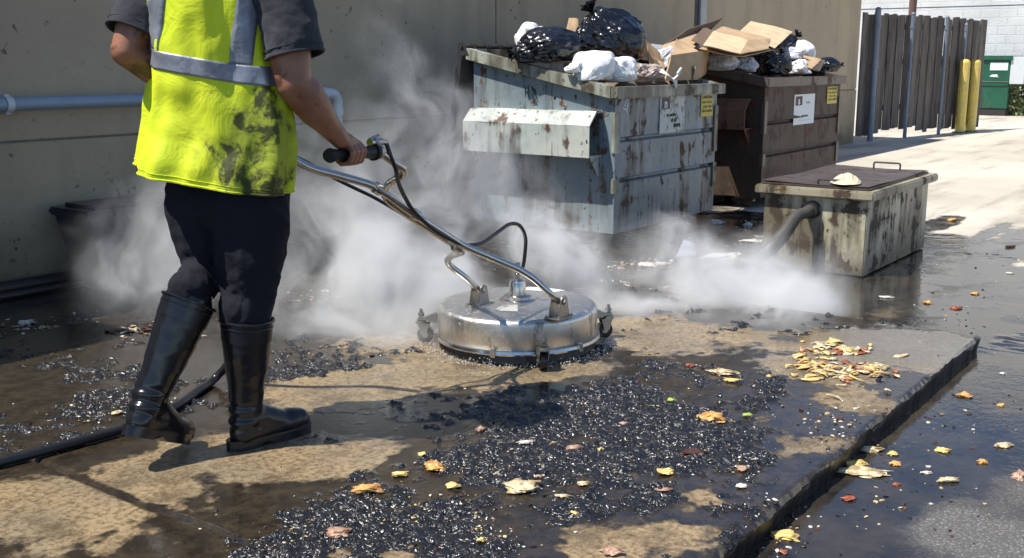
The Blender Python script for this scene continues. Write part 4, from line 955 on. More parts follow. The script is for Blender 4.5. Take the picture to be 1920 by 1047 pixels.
    for (cr_, cf) in ((.09,-.36), (-.365,.03), (.355,.105), (-.06,.365)):
        d = (RT*cr_+FW*cf).normalized(); s = Vector((0,0,1)).cross(d); Rm = Matrix(((d.x,s.x,0,c.x),(d.y,s.y,0,c.y),(0,0,1,0),(0,0,0,1)))
        g = MB()
        A = [(R-.004,SL+.104),(R+.010,SL+.126),(R+.024,SL+.124),(R+.062,SL+.106),(R+.085,SL+.106),(R+.085,SL+.100),(R+.05,SL+.098),(R+.01,SL+.086),(R-.004,SL+.086)]
        m = len(A); vs = [Rm @ Vector((x,-.016+.004*(x>R+.05),z)) for x,z in A]+[Rm @ Vector((x,.016-.004*(x>R+.05),z)) for x,z in A]
        g.add(vs, [tuple(range(m)), tuple(range(m,2*m))[::-1]]+[(i,(i+1)%m,m+(i+1)%m,m+i) for i in range(m)])
        xx = R+.072
        for (r, za, zb) in ((.012,.112,.120),(.009,.118,.132),(.014,.120,.124),(.006,.130,.142),(.020,.088,.096),(.024,.082,.088)): g.tube([Rm @ Vector((xx,0,SL+za)), Rm @ Vector((xx,0,SL+zb))], r, 12)
        # fork
        for s_ in (-1, 1):
            B_ = [(-.024,.084),(.024,.084),(.012,.040),(-.006,.028),(-.016,.034),(-.014,.05)]; m = 6; off = -.012
            vs = [Rm @ Vector((xx+off+x, s_*.017, SL+z)) for x,z in B_]+[Rm @ Vector((xx+off+x, s_*.0195, SL+z)) for x,z in B_]
            g.add(vs, [tuple(range(m)), tuple(range(m,2*m))[::-1]]+[(i,(i+1)%m,m+(i+1)%m,m+i) for i in range(m)])
        ca = g.build('caster', M['zinc'], t)
        g = MB(); cc = (xx-.018, .036)
        a0 = Rm @ Vector((cc[0],-.012,SL+cc[1])); a1 = Rm @ Vector((cc[0],.012,SL+cc[1])); g.tube([a0+(a0-a1).normalized()*0, a1], .034, 28); g.build('wheel', M['rubber'], ca)
        g = MB(); g.tube([Rm @ Vector((cc[0],-.022,SL+cc[1])), Rm @ Vector((cc[0],.022,SL+cc[1]))], .006, 8); g.tube([Rm @ Vector((cc[0],-.0135,SL+cc[1])), Rm @ Vector((cc[0],.0135,SL+cc[1]))], .013, 14); g.build('axle', M['bolt'], ca)
    # handle tubes
    A = [pR, W(1030,550,3.90), W(1003,524,3.89), W(975,506,3.875), W(925,485,3.83), W(866,460,3.765), W(762,393,3.60), W(722,363,3.53), W(697,347,3.50), W(640,331,3.46), W(585,317,3.42), W(556,302,3.40), W(520,278,3.37), W(490,266,3.35)]
    g = MB(); g.tube(fillet(A, .035, 6), .0135, 14)
    g.build('handle_tube', M['tube'], t)
    B_ = [pL, W(872,520,4.09), W(843,498,4.06), W(838,489,4.04), W(846,480,4.0), W(868,473,3.84), W(850,459,3.79), W(765,405,3.63), W(728,378,3.56), W(719,362,3.54), W(727,345,3.51), W(757,327,3.46), W(757,317,3.43), W(735,303,3.39), W(714,287,3.35), W(698,286,3.31), W(640,290,3.17)]
    g = MB(); g.tube(fillet(B_, .022, 5), .0125, 14); g.build('handle_tube', M['tube'], t)
    ga, gb = W(699,285.5,3.31), W(619,292,3.11)
    g = MB(); pp = [ga.lerp(gb, k/12) for k in range(13)]; g.tube(pp, [.021 if k in (0,1) else .0185 if k % 2 else .0175 for k in range(12)]+[.0195], 18); g.tube([gb, gb+(gb-ga).normalized()*.012], [.0225,.018], 18); g.tube([ga, ga+(ga-gb).normalized()*.010], .027, 18); g.build('grip', M['grip'], t)
    lg0 = W(490,266,3.35); lg1 = W(425,262,3.22)
    g = MB(); g.tube([lg0, lg1], .0195, 16); g.build('grip', M['grip'], t)
    # trigger valve and clamps
    g = MB(); d = (gb-ga).normalized(); u_ = Vector((0,0,1))
    v0 = ga+u_*.030-d*.004; g.tube([v0+d*.02, v0-d*.045], .012, 12); g.tube([v0-d*.045, v0-d*.075+Vector((0,0,-.004))], .009, 10); g.tube([v0-d*.0, v0-d*.012], .016, 6); g.tube([v0+d*.02+u_*.01, v0-d*.03+u_*.020], .005, 6); g.tube([ga-d*.02-u_*.0, ga-d*.034], .024, 16)
    g.build('trigger_valve', M['bolt'], t)
    for (u, v, dd) in ((779,403,3.63), (708,354,3.51), (857,464,3.77)):
        p = W(u, v, dd); ax = (A[5]-A[6]).normalized(); g = MB(); g.tube([p-ax*.012, p+ax*.012], .020, 14); g.build('clamp', M['tube'], t)
    # thin hose along the handle to the swivel
    hs = [v0-d*.07, W(732,292,3.37), W(742,318,3.40), W(748,345,3.47), W(762,375,3.55), W(779,400,3.60), W(815,432,3.67), W(850,452,3.73), W(872,460,3.77), W(903,456,3.85), W(930,438,3.95), W(955,421,4.04), W(974,423,4.10), W(985,445,4.14), W(984,478,4.165), W(979,505,4.17), Vector((c.x, c.y, z1+.125))]
    g = MB(); g.tube(cr(hs, 7), .0075, 10); g.build('hose', M['hose'], t)
    g = MB(); q = W(979,508,4.17); g.tube([Vector((c.x,c.y,z1+.128)), Vector((c.x,c.y,z1+.165))], .0115, 12); g.build('hose_ferrule', M['bolt'], t)
    hs = [W(505,268,3.39), W(548,291,3.42), W(580,307,3.44), W(610,325,3.48), W(650,346,3.52), W(700,370,3.56), W(745,396,3.63), W(800,428,3.70)]
    g = MB(); g.tube(cr(hs, 7), .006, 8); g.build('cable', M['hose'], t)
    return ga, gb, lg0, lg1
GA, GB, LG0, LG1 = cleaner()
# supply hose across the slab, rising behind the leg to the handle
hz = SL+.016
e0, e1 = G(-420,960,hz), G(-200,915,hz); path = [e0+(e0-e1)*6+Vector((-.5,.2,0)), e0+(e0-e1)*3+Vector((-.1,.15,0)), e0, e1, G(0,867,hz), G(130,833,hz), G(255,797,hz), G(330,762,hz), G(372,732,hz), G(405,708,hz+.01), W(440,660,3.62), W(465,560,3.55), W(480,420,3.50), W(470,320,3.44), W(490,272,3.38)]
b = MB(); b.tube(cr(path, 10), .0145, 14)
o = b.build('pressure_hose', M['hose'], None, tuple(G(130,833,hz))); tag(o, 'black high-pressure hose trailing past the rubber boots to the handle', 'hose')

# ================================================================== WORKER
def hivis():
    t = NT('hi_vis'); P = t.world(); co = t.coord()
    def b(u, v, d, r, a): p = W(u, v, d); return (p, r, a)
    L = [b(500,225,2.93,.14,.8), b(530,320,2.95,.16,.9), b(465,260,2.9,.13,.7), b(430,320,2.9,.15,.5), b(360,260,2.9,.07,.8), b(515,165,2.95,.07,.6), b(480,345,2.9,.13,.5), b(540,260,3.0,.14,.6), b(390,300,2.9,.12,.3)]
    tot = None
    for (p, r, a) in L:
        q = t.mr(t.ma('DIVIDE', t.vm('LENGTH', t.vm('SUBTRACT', P, tuple(p)), out=1), r), 1.15, 0, 0, a); tot = q if tot is None else t.ma('ADD', tot, q)
    n = t.noise(P, 7.5, 5, .6, .5); n2 = t.noise(P, 40, 4, .6)
    n3 = t.noise(P, 21, 5, .7, .5); m = t.mr(t.ma('ADD', t.ma('ADD', t.ma('MULTIPLY', t.ma('MINIMUM', tot, 1.), .42), t.ma('MULTIPLY', t.ma('SUBTRACT', n, .5), 2.2)), t.ma('MULTIPLY', t.ma('SUBTRACT', n3, .5), .8)), .30, .52, 0, .93)
    m2 = t.mr(t.ma('ADD', t.ma('MULTIPLY', tot, .8), t.ma('MULTIPLY', t.ma('SUBTRACT', n, .5), 2.0)), .15, .75, 0, .7)
    base = t.mix(t.mr(t.noise(P, 3, 3), .3, .7), (.68,.75,.022), (.54,.66,.016)); gate = t.mr(tot, .04, .3); m = t.ma('MULTIPLY', m, gate); m2 = t.ma('MULTIPLY', m2, gate); c = t.mix(m2, base, (.20,.235,.03)); c = t.mix(m, c, t.mix(n2, (.014,.018,.004), (.045,.050,.010)))
    w = t.noise(co, 500, 2); f = t.noise(co, 8, 4, .55, .7)
    x = t.bsdf(c, .62, 0, t.bump(t.ma('ADD', t.ma('MULTIPLY', w, .06), f), .6, .02), .35); return t.mat
M['hivis'] = hivis()
def reflect():
    t = NT('reflective_tape'); co = t.coord(); n = t.noise(co, 24, 4, .6, .6); c = t.mix(t.mr(n, .35, .65), (.27,.28,.31), (.20,.21,.24))
    t.bsdf(c, t.mr(n, .3, .7, .35, .55), .35, t.bump(n, .5, .006)); return t.mat
M['tape'] = reflect()
def worker():
    foot = G(440, 850, SL)
    t = thing('person', (foot.x, foot.y, SL), 'person in a dirty yellow hi-vis vest and black rubber boots pushing the cleaner', 'person')
    # ---- joints
    hipR, hipL = W(472,392,3.06), W(382,388,3.14); kneR, kneL = W(468,548,3.06), W(382,520,3.12)
    chest = W(402,40,3.10); shR, shL = W(520,-50,3.05), W(300,-55,3.16); waist = W(405,230,3.10)
    neck0, neck1 = W(415,-95,3.14), W(432,-150,3.18); head = W(448,-215,3.24)
    elR, wrR = W(551,158,3.01), W(638,262,3.15); elL, wrL = W(237,97,3.06), W(395,255,3.24)
    # hand frame on the right grip
    a = (GA-GB).normalized(); up = (UP-a*a.dot(UP)).normalized(); s = a.cross(up)
    if s.dot(RT) < 0: s = -s
    gc = GB.lerp(GA, .40)
    def on(ax, ang, r): q = math.radians(ang); return gc+a*ax+(s*math.cos(q)+up*math.sin(q))*r
    hand = []
    for ax, r0, ang in ((.032,.0088,(62,18,-38,-95,-140)), (.012,.0092,(64,16,-42,-100,-150)), (-.009,.0088,(60,12,-45,-102,-150)), (-.029,.0078,(54,8,-45,-98,-140))):
        rr = (.037,.040,.034,.030,.028); hand.append([(on(ax, q, rr[i]-.001), r0*(1.12,1.1,1.,.95,.85)[i]) for i, q in enumerate(ang)])
    pal = on(-.004, 78, .036)
    hand += [[(wrR, .024), (wrR.lerp(on(.018,72,.034), .5), .024), (on(.026,66,.034), .0135)], [(wrR, .024), (wrR.lerp(on(.0,74,.034), .5), .026), (on(.006,68,.036), .014)], [(wrR, .023), (wrR.lerp(on(-.018,70,.034), .5), .024), (on(-.022,60,.034), .0125)],
             [(wrR.lerp(on(.0,110,.03), .45), .019), (on(.010,130,.033), .0145), (on(.034,165,.030), .0115), (on(.048,205,.028), .010)]]
    # left hand (same idea on the far grip)
    a2 = (LG0-LG1).normalized(); u2 = (UP-a2*a2.dot(UP)).normalized(); s2 = a2.cross(u2)
    if s2.dot(RT) > 0: s2 = -s2
    g2 = LG1.lerp(LG0, .45)
    def on2(ax, ang, r): q = math.radians(ang); return g2+a2*ax+(s2*math.cos(q)+u2*math.sin(q))*r
    wr2 = g2+Vector((0,0,.075))-a2*.02+s2*.02
    for ax, r0, ang in ((.032,.0088,(62,18,-38,-95,-140)), (.012,.0092,(64,16,-42,-100,-150)), (-.009,.0088,(60,12,-45,-102,-150)), (-.029,.0078,(54,8,-45,-98,-140))):
        rr = (.037,.040,.034,.030,.028); hand.append([(on2(ax, q, rr[i]-.001), r0*(1.12,1.1,1.,.95,.85)[i]) for i, q in enumerate(ang)])
        hand.append([(wr2, .023), (wr2.lerp(on2(ax*.9,66,.034), .5), .0235), (on2(ax*.8,66,.035), .0125)])
    hand.append([(wr2.lerp(on2(0,110,.03), .45), .018), (on2(.010,130,.033), .0145), (on2(.034,165,.030), .0115), (on2(.048,205,.028), .010)])
    F3 = (RT*.35+FW*.93).normalized(); R3 = Vector((F3.y, -F3.x, 0))
    body = [
        [(hipR,.085),(waist+R3*.03,.085),(chest+R3*.06,.088),(shR.lerp(chest,.25),.075),(shR,.068),(shR.lerp(elR,.4),.066),(shR.lerp(elR,.75),.059),(elR,.050),(elR.lerp(wrR,.2)+UP*.006,.056),(elR.lerp(wrR,.45),.050),(elR.lerp(wrR,.72),.037),(wrR,.0285)],
        [(hipL,.085),(waist-R3*.03,.085),(chest-R3*.06,.088),(shL.lerp(chest,.25),.075),(shL,.066),(shL.lerp(elL,.4),.061),(shL.lerp(elL,.75),.054),(elL,.043),(elL.lerp(wr2,.28),.049),(elL.lerp(wr2,.65),.039),(wr2,.0275)],
        [(chest+UP*.08,.08),(neck0,.068),(neck1,.058),(head+UP*-.05,.06)],
        [(head,.084),(head+UP*.05-F3*.01,.086),(head+UP*.03-F3*.035,.082)], [(head+F3*.02-UP*.045,.065),(head+F3*.055-UP*.085,.036)],
        [(head+F3*.078+UP*.015,.014),(head+F3*.098-UP*.018,.014)], [(head+F3*.083-UP*.050-R3*.014,.008),(head+F3*.088-UP*.050,.009),(head+F3*.083-UP*.050+R3*.014,.008)],
        [(head+R3*.082-UP*.01,.012),(head+R3*.090+UP*.02-F3*.01,.015),(head+R3*.084-UP*.028,.009)], [(head-R3*.082-UP*.01,.012),(head-R3*.090+UP*.02-F3*.01,.015),(head-R3*.084-UP*.028,.009)],
        [(hipR,.088),(kneR,.05),(W(463,606,3.04),.045)], [(hipL,.088),(kneL,.05),(W(352,572,3.0),.045)]]
    me = caps(body+hand, .0042, 5, .45)
    bd = addme(me, 'body', M['skin'], t)
    b = MB()
    for sg in (-1, 1): b.ball(head+F3*.073+R3*.031*sg+UP*.018, .0125)
    b.build('eye', M['eye'], t)
    me = caps([[(head+UP*.045-F3*.012,.094),(head+UP*.02-F3*.04,.090)], [(head-UP*.02-F3*.05,.07)]], .008, 4); me.name = 'hair'; P = getco(me); P += .004*fbm(P*60, 2, 5)[:,None]; setco(me, P); addme(me, 'hair', M['hair'], t)
    # ---- t-shirt
    cuR, cuL = W(553,106,3.02), W(252,66,3.08)
    me = caps([[(waist+R3*.03,.098),(chest+R3*.065,.100),(shR.lerp(chest,.22),.076),(shR,.078),(shR.lerp(cuR,.5),.074),(cuR,.077),(cuR+(cuR-shR)*.2,.079)],
               [(waist-R3*.03,.098),(chest-R3*.065,.100),(shL.lerp(chest,.22),.076),(shL,.078),(shL.lerp(cuL,.5),.073),(cuL,.074),(cuL+(cuL-shL)*.2,.075)],
               [(chest+UP*.08,.095),(neck0-UP*.02,.07)], [(waist+R3*.03,.098),(hipR+UP*.08,.095)], [(waist-R3*.03,.098),(hipL+UP*.08,.095)]], .008, 5)
    P = getco(me); N = getno(me)
    P += N*(.007*fbm(P*np.array([16,16,30]), 3, 15)+.004*ridged(P*22, 2, 18))[:,None]; setco(me, P)
    bm = bmesh.new(); bm.from_mesh(me)
    def cut(co, no): bmesh.ops.bisect_plane(bm, geom=bm.verts[:]+bm.edges[:]+bm.faces[:], plane_co=co, plane_no=no, clear_outer=False, clear_inner=False)
    for cu, sh in ((cuR, shR), (cuL, shL)):
        ax = (cu-sh).normalized(); cut(cu, ax)
        bmesh.ops.delete(bm, geom=[v for v in bm.verts if (v.co-cu).dot(ax) > 1e-5 and (v.co-cu).length < .25 and (v.co-waist).length > .16], context='VERTS')
    cut(neck0, (neck1-neck0).normalized()); bmesh.ops.delete(bm, geom=[v for v in bm.verts if (v.co-neck0).dot(neck1-neck0) > 1e-6 and (v.co-neck0).length < .12], context='VERTS')
    bm.to_mesh(me); bm.free(); tee = addme(me, 'tee_shirt', M['tee'], t); m = tee.modifiers.new('s', 'SOLIDIFY'); m.thickness = .004; m.offset = 1
    for cu, sh in ((cuR, shR), (cuL, shL)):          # turned hem of each sleeve
        ax = (cu-sh).normalized(); p1 = ax.cross(FW).normalized(); p2 = ax.cross(p1); vs = [v.co for v in me.vertices]
        near = [Vector(v)+t.location for v in vs if abs((Vector(v)+t.location-cu).dot(ax)) < .0006 and (Vector(v)+t.location-cu).length < .13]
        if len(near) > 8:
            near.sort(key=lambda q: math.atan2((q-cu).dot(p2), (q-cu).dot(p1))); g = MB(); near = near[::max(1,len(near)//60)]; near.append(near[0])
            g.tube([q-ax*.002+(q-cu).normalized()*.002 for q in near], .0042, 6); g.tube([q-ax*.020+(q-cu).normalized()*.0035 for q in near], .0018, 5); g.build('sleeve_hem', M['tee'], tee)
    # ---- trousers
    bR, bL = W(463,606,3.04), W(352,572,3.00)
    me = caps([[(waist+R3*.03-UP*.10,.10),(hipR+UP*.05,.106),(hipR,.110),(hipR.lerp(kneR,.5),.101),(kneR,.081),(bR+UP*.05,.074),(bR,.066)],
               [(waist-R3*.03-UP*.10,.10),(hipL+UP*.05,.106),(hipL,.110),(hipL.lerp(kneL,.5)+R3*.006,.088),(kneL.lerp(hipL,.12)+R3*.012,.064),(bL+R3*.010+UP*.045,.062),(bL,.058)],
               [(hipR+UP*.02,.11),(hipL+UP*.02,.11)]], .008, 4)
    P = getco(me); N = getno(me); kz = sst(-P[:,2], -.74, -.56)
    fold = ridged(np.stack([P[:,0]*9, P[:,1]*9, P[:,2]*34+3*vn(P*7, 9)], 1), 2, 21)-.6; gen = fbm(P*np.array([13,13,9]), 3, 25); diag = ridged(np.stack([P[:,0]*10+P[:,2]*8, P[:,1]*10, P[:,2]*6], 1), 2, 28)-.6
    P += N*(kz*fold*.017+gen*.009+diag*.017*(1-kz*.6))[:,None]; setco(me, P); tr = addme(me, 'trousers', M['trouser'], t)
    # ---- boots
    for side in (1, -1):
        if side > 0:
            heel = G(430,846,SL); toe = G(574,806,SL); yd = (toe-heel).normalized(); Lf = .285; pitch = 0.; org = Vector((heel.x,heel.y,SL)); top = bR+Vector((0,0,.0)); 
        else:
            toe = G(352,836,SL); yd = (RT*.40+FW*.92).normalized(); Lf = .27; pitch = math.radians(24)
            org = toe-yd*Lf*math.cos(pitch)+UP*(Lf*math.sin(pitch)+.004); top = bL
        fx = yd*math.cos(pitch)-UP*math.sin(pitch); fz = yd*math.sin(pitch)+UP*math.cos(pitch); fy = fz.cross(fx)
        def L_(x, y, z): return org+fx*x+fy*y+fz*z
        ank = L_(.062,0,.105); mid = ank.lerp(top, .5)
        ch = [[(L_(.052,0,.048),.043),(L_(.058,0,.085),.047),(ank+fz*.02,.049),(ank.lerp(top,.3),.053),(mid,.063),(ank.lerp(top,.8),.070),(top,.0735)],
              [(L_(.05,0,.045),.042),(L_(.11,0,.050),.045),(L_(.165,0,.045),.043),(L_(.215,.004,.040),.042),(L_(.243,.006,.038),.038)],
              [(ank,.046),(L_(.12,0,.070),.045),(L_(.17,0,.048),.042)]]
        me = caps(ch, .0055, 5); P = getco(me); N = getno(me)
        rel = P-np.array(org[:]); lx = rel @ np.array(fx[:]); lz = rel @ np.array(fz[:])
        P += N*((.0035*np.sin(lz*170)*sst(lz,.05,.08)*sst(-lz,-.16,-.12)*sst(-lx,-.12,-.04)+.002*fbm(P*14, 3, 33)+.004*(ridged(P*np.array([9,9,22]), 2, 35)-.6)*sst(lz,.10,.16)))[:,None]
        rel = P-np.array(org[:]); lz = rel @ np.array(fz[:]); lo = lz < .014; P[lo] += np.outer(.014-lz[lo], np.array(fz[:])); setco(me, P)
        bo = addme(me, 'boot', M['rubber'], t)
        g = MB(); out = []
        for k in range(48):
            q = k*2*math.pi/48; cx, sy = math.cos(q), math.sin(q); x = Lf/2-.004+(Lf/2+.002)*np.sign(cx)*abs(cx)**.85; fr = x/Lf; w = np.interp(fr, [0,.15,.4,.7,.9,1], [.040,.042,.038,.048,.044,.034]); out.append((x, w*np.sign(sy)*abs(sy)**.8))
        for z0, z1, k1 in ((0,.026,1.0), (.026,.031,1.035)):
            vs = [L_(x,y*k1,z0+(.012 if (.30 < x/Lf < .42 and z0 == 0) else 0)) for x,y in out]+[L_(x,y*k1*.985,z1) for x,y in out]; n = 48
            g.add(vs, [(i,(i+1)%n,n+(i+1)%n,n+i) for i in range(n)]+[tuple(range(n))[::-1], tuple(range(n,2*n))], 0)
        g.build('sole', M['rubber'], bo)
        ax = (top-ank).normalized(); p1 = ax.cross(FW).normalized(); p2 = ax.cross(p1); g = MB()
        for dz, rr in ((0,.0775),(.018,.076)):
            ring = [top+ax*(.010-dz)+(p1*math.cos(q)+p2*math.sin(q))*rr for q in [k*2*math.pi/40 for k in range(41)]]; g.tube(ring, .0045 if dz == 0 else .0022, 8)
        g.tube([top-ax*.05, top+ax*.012], [.0735,.0765], 40, cap=False); g.build('boot_collar', M['rubber'], bo)
    # ---- vest: one parametric shell, tape strips follow the same shell
    Rv = (RT*.93-FW*.37).normalized(); Fv = (RT*.37+FW*.93).normalized()
    lev = [(-150,352,470,.075),(-118,325,492,.11),(-85,300,505,.135),(-40,284,508,.15),(0,276,507,.152),(60,277,514,.15),(110,279,525,.15),(150,276,536,.148),(200,270,546,.15),(255,262,549,.155),(300,257,550,.175),(330,253,549,.18)]
    vv = [q[0] for q in lev]
    def S(ang, v, off=0.):
        l = np.interp(v, vv, [q[1] for q in lev]); r = np.interp(v, vv, [q[2] for q in lev]); bb = np.interp(v, vv, [q[3] for q in lev])
        c = W((l+r)/2, v, 3.10); pc = 3.10*math.cos(TH)+(H-c.z)*math.sin(TH); A_ = (r-l)/2/F*pc
        aa = math.sqrt(max(A_**2-(bb*.37)**2, .001))/.93
        ca, sa = math.cos(ang), math.sin(ang); e = .93; x = aa*np.sign(ca)*abs(ca)**e; y = bb*np.sign(sa)*abs(sa)**e
        k = np.interp(v, [-150,-60,40,330], [0,.05,.19,.19]); h = sst(np.array(float(v)), -40, 330)
        fold = (.008+.024*float(h))*math.sin(ang*4+1.3+.003*v)*.5+(.006+.014*float(h))*math.sin(ang*9+.5-.006*v+1.2*math.sin(ang*2))*.5+(.003+.006*float(h))*math.sin(ang*17+v*.012+2*math.sin(ang*3))*.5
        fold += .010*float(vn(np.array([[ca*2.2+5, sa*2.2, v*.008]]), 3)[0])+.006*float(vn(np.array([[ca*5, sa*5+v*.01, v*.02]]), 6)[0])
        f = 1+(fold+off)/max(.1, math.hypot(x, y)); p = c+Rv*x*f+Fv*y*f; p.z -= k*((Rv*x).dot(RT)); return p
    na, nv = 150, 84; vs = []; A0 = [math.pi*1.5-2*math.pi*.985/2+2*math.pi*.985*i/na for i in range(na+1)]; V0 = [-150+480*j/nv for j in range(nv+1)]
    for i in range(na+1):
        for j in range(nv+1): vs.append(S(A0[i], V0[j]))
    fs = []
    for i in range(na):
        for j in range(nv):
            ang = (A0[i]+A0[i+1])/2; v = (V0[j]+V0[j+1])/2; c_ = math.cos(ang)
            if v < 52 and abs(c_) > .90+.0035*max(0, (v-10))*2.0-.0006*(v < -60)*(v+60)*-1: continue
            if v < -118 and abs(c_) < .55: continue
            fs.append((i*(nv+1)+j, i*(nv+1)+j+1, (i+1)*(nv+1)+j+1, (i+1)*(nv+1)+j))
    ve = meshobj('vest', vs, fs, M['hivis'], t); m = ve.modifiers.new('s', 'SOLIDIFY'); m.thickness = .003; m.offset = 0
    def strip(name, f0, f1, g0, g1, off=.0038, mat='tape', n1=60, n2=6, along='ang'):
        g = MB(); vs = []
        for i in range(n1+1):
            for j in range(n2+1):
                s_, q = i/n1, j/n2; vs.append(S(*( (f0+(f1-f0)*s_, g0+(g1-g0)*q) if along == 'ang' else ((f0+(f1-f0)*q)+(g1[2] if isinstance(g1, tuple) else 0)*s_, (g0+(g1[0]-g0)*s_) if isinstance(g1, tuple) else g0+(g1-g0)*s_)), off))
        g.add(vs, [(i*(n2+1)+j, i*(n2+1)+j+1, (i+1)*(n2+1)+j+1, (i+1)*(n2+1)+j) for i in range(n1) for j in range(n2)], 0, True)
        return g.build(name, M[mat], ve, solid=.0012)
    strip('reflective_strip', A0[0]+.05, A0[-1]-.05, 103, 137, n1=140, n2=8)
    def angat(u, v):
        best = None
        for k in range(181):
            q = math.pi+math.pi*k/180; p = S(q, v); r = p.dot(RT); d = p.dot(FW); zc = d*math.cos(TH)+(H-p.z)*math.sin(TH); uu = 960+F*r/zc
            if best is None or abs(uu-u) < best[0]: best = (abs(uu-u), q)
        return best[1]
    for (ua, ub, ta, tb) in ((428,470,442,484), (279,297,288,312)):
        for rng_ in ((103, -135),):
            q0, q1 = angat(ua, 100), angat(ub, 100); t0, t1 = angat(ta, 0), angat(tb, 0)
            g = MB(); vs = []; n1, n2 = 40, 6
            for i in range(n1+1):
                v = 103+(-118-103)*i/n1; f = (103-v)/103
                for j in range(n2+1): vs.append(S((q0+(t0-q0)*f)*(1-j/n2)+(q1+(t1-q1)*f)*j/n2, v, .0034))
            g.add(vs, [(i*(n2+1)+j, i*(n2+1)+j+1, (i+1)*(n2+1)+j+1, (i+1)*(n2+1)+j) for i in range(n1) for j in range(n2)], 0, True); g.build('reflective_strip', M['tape'], ve, solid=.0012)
    g = MB(); n = 150
    for vz, rr in ((329, .0035), (320, .0014)):
        g.tube([S(A0[0]+(A0[-1]-A0[0])*i/n, vz, .002) for i in range(n+1)], rr, 6)
    g.build('hem', M['hivis'], ve)
worker()
# ================================================================== SCRAPS ON THE GROUND
def lump(center, L, Wd, hgt, yaw, seed, mat, name, label, cat='food scrap', z0=None, shape=0, group=None):
    bm = bmesh.new(); bmesh.ops.create_icosphere(bm, subdivisions=4, radius=1); P = np.array([v.co[:] for v in bm.verts])
    r = 1+.55*fbm(P*1.9+seed, 4, seed, .6)+.30*(ridged(P*3.5+seed, 2, seed+3)-.6); P = P+.35*np.stack([vn(P*1.4+seed*3+q, seed+20+q) for q in (0,5,9)], 1)
    P = P*r[:,None]
    if shape == 1: P[:,1] *= 1-.5*sst(P[:,0], -.2, 1); P[:,1] += .25*P[:,0]**2
    if shape == 2: P[:,2] += .5*np.abs(P[:,1])**1.5; P[:,2] *= .8
    P *= np.array([L/2, Wd/2, hgt/2]); P[:,2] = np.maximum(P[:,2], -hgt*.28); ca, sa = math.cos(yaw), math.sin(yaw)
    Q = np.stack([center[0]+P[:,0]*ca-P[:,1]*sa, center[1]+P[:,0]*sa+P[:,1]*ca, center[2]+P[:,2]+hgt*.26], 1); bm.verts.index_update()
    o = meshobj(name, Q, [[v.index for v in f.verts] for f in bm.faces], mat, None, tuple(center)); bm.free(); tag(o, label, cat, group); return o
def foodmat(name, a, b, rough_=.35):
    t = NT(name); co = t.coord(); n = t.noise(co, 38, 5, .65); n2 = t.noise(co, 14, 3); c = t.mix(t.mr(n, .35, .65), a, b); c = t.mix(t.mr(n2, .56, .70, 0, .8), c, tuple(x*.3 for x in b))
    t.bsdf(c, rough_, 0, t.bump(n, .6, .006), .5, Subsurface_Weight=.1, Subsurface_Scale=.005); return t.mat
FM = {'o': foodmat('orange_food', (.74,.44,.15), (.40,.18,.05)), 'y': foodmat('yellow_food', (.78,.60,.22), (.58,.38,.12)), 'c': foodmat('cream_food', (.72,.60,.38), (.34,.24,.12)), 'p': foodmat('pink_food', (.52,.34,.24), (.22,.11,.07)),
      'r': foodmat('reddish_food', (.38,.11,.05), (.20,.05,.03)), 'w': foodmat('white_food', (.74,.70,.62), (.5,.45,.38)), 'g': foodmat('green_food', (.42,.52,.10), (.25,.33,.06)), 'b': foodmat('brown_food', (.10,.038,.022), (.04,.018,.012)), 'k': foodmat('black_food', (.012,.011,.011), (.03,.026,.022), .3)}
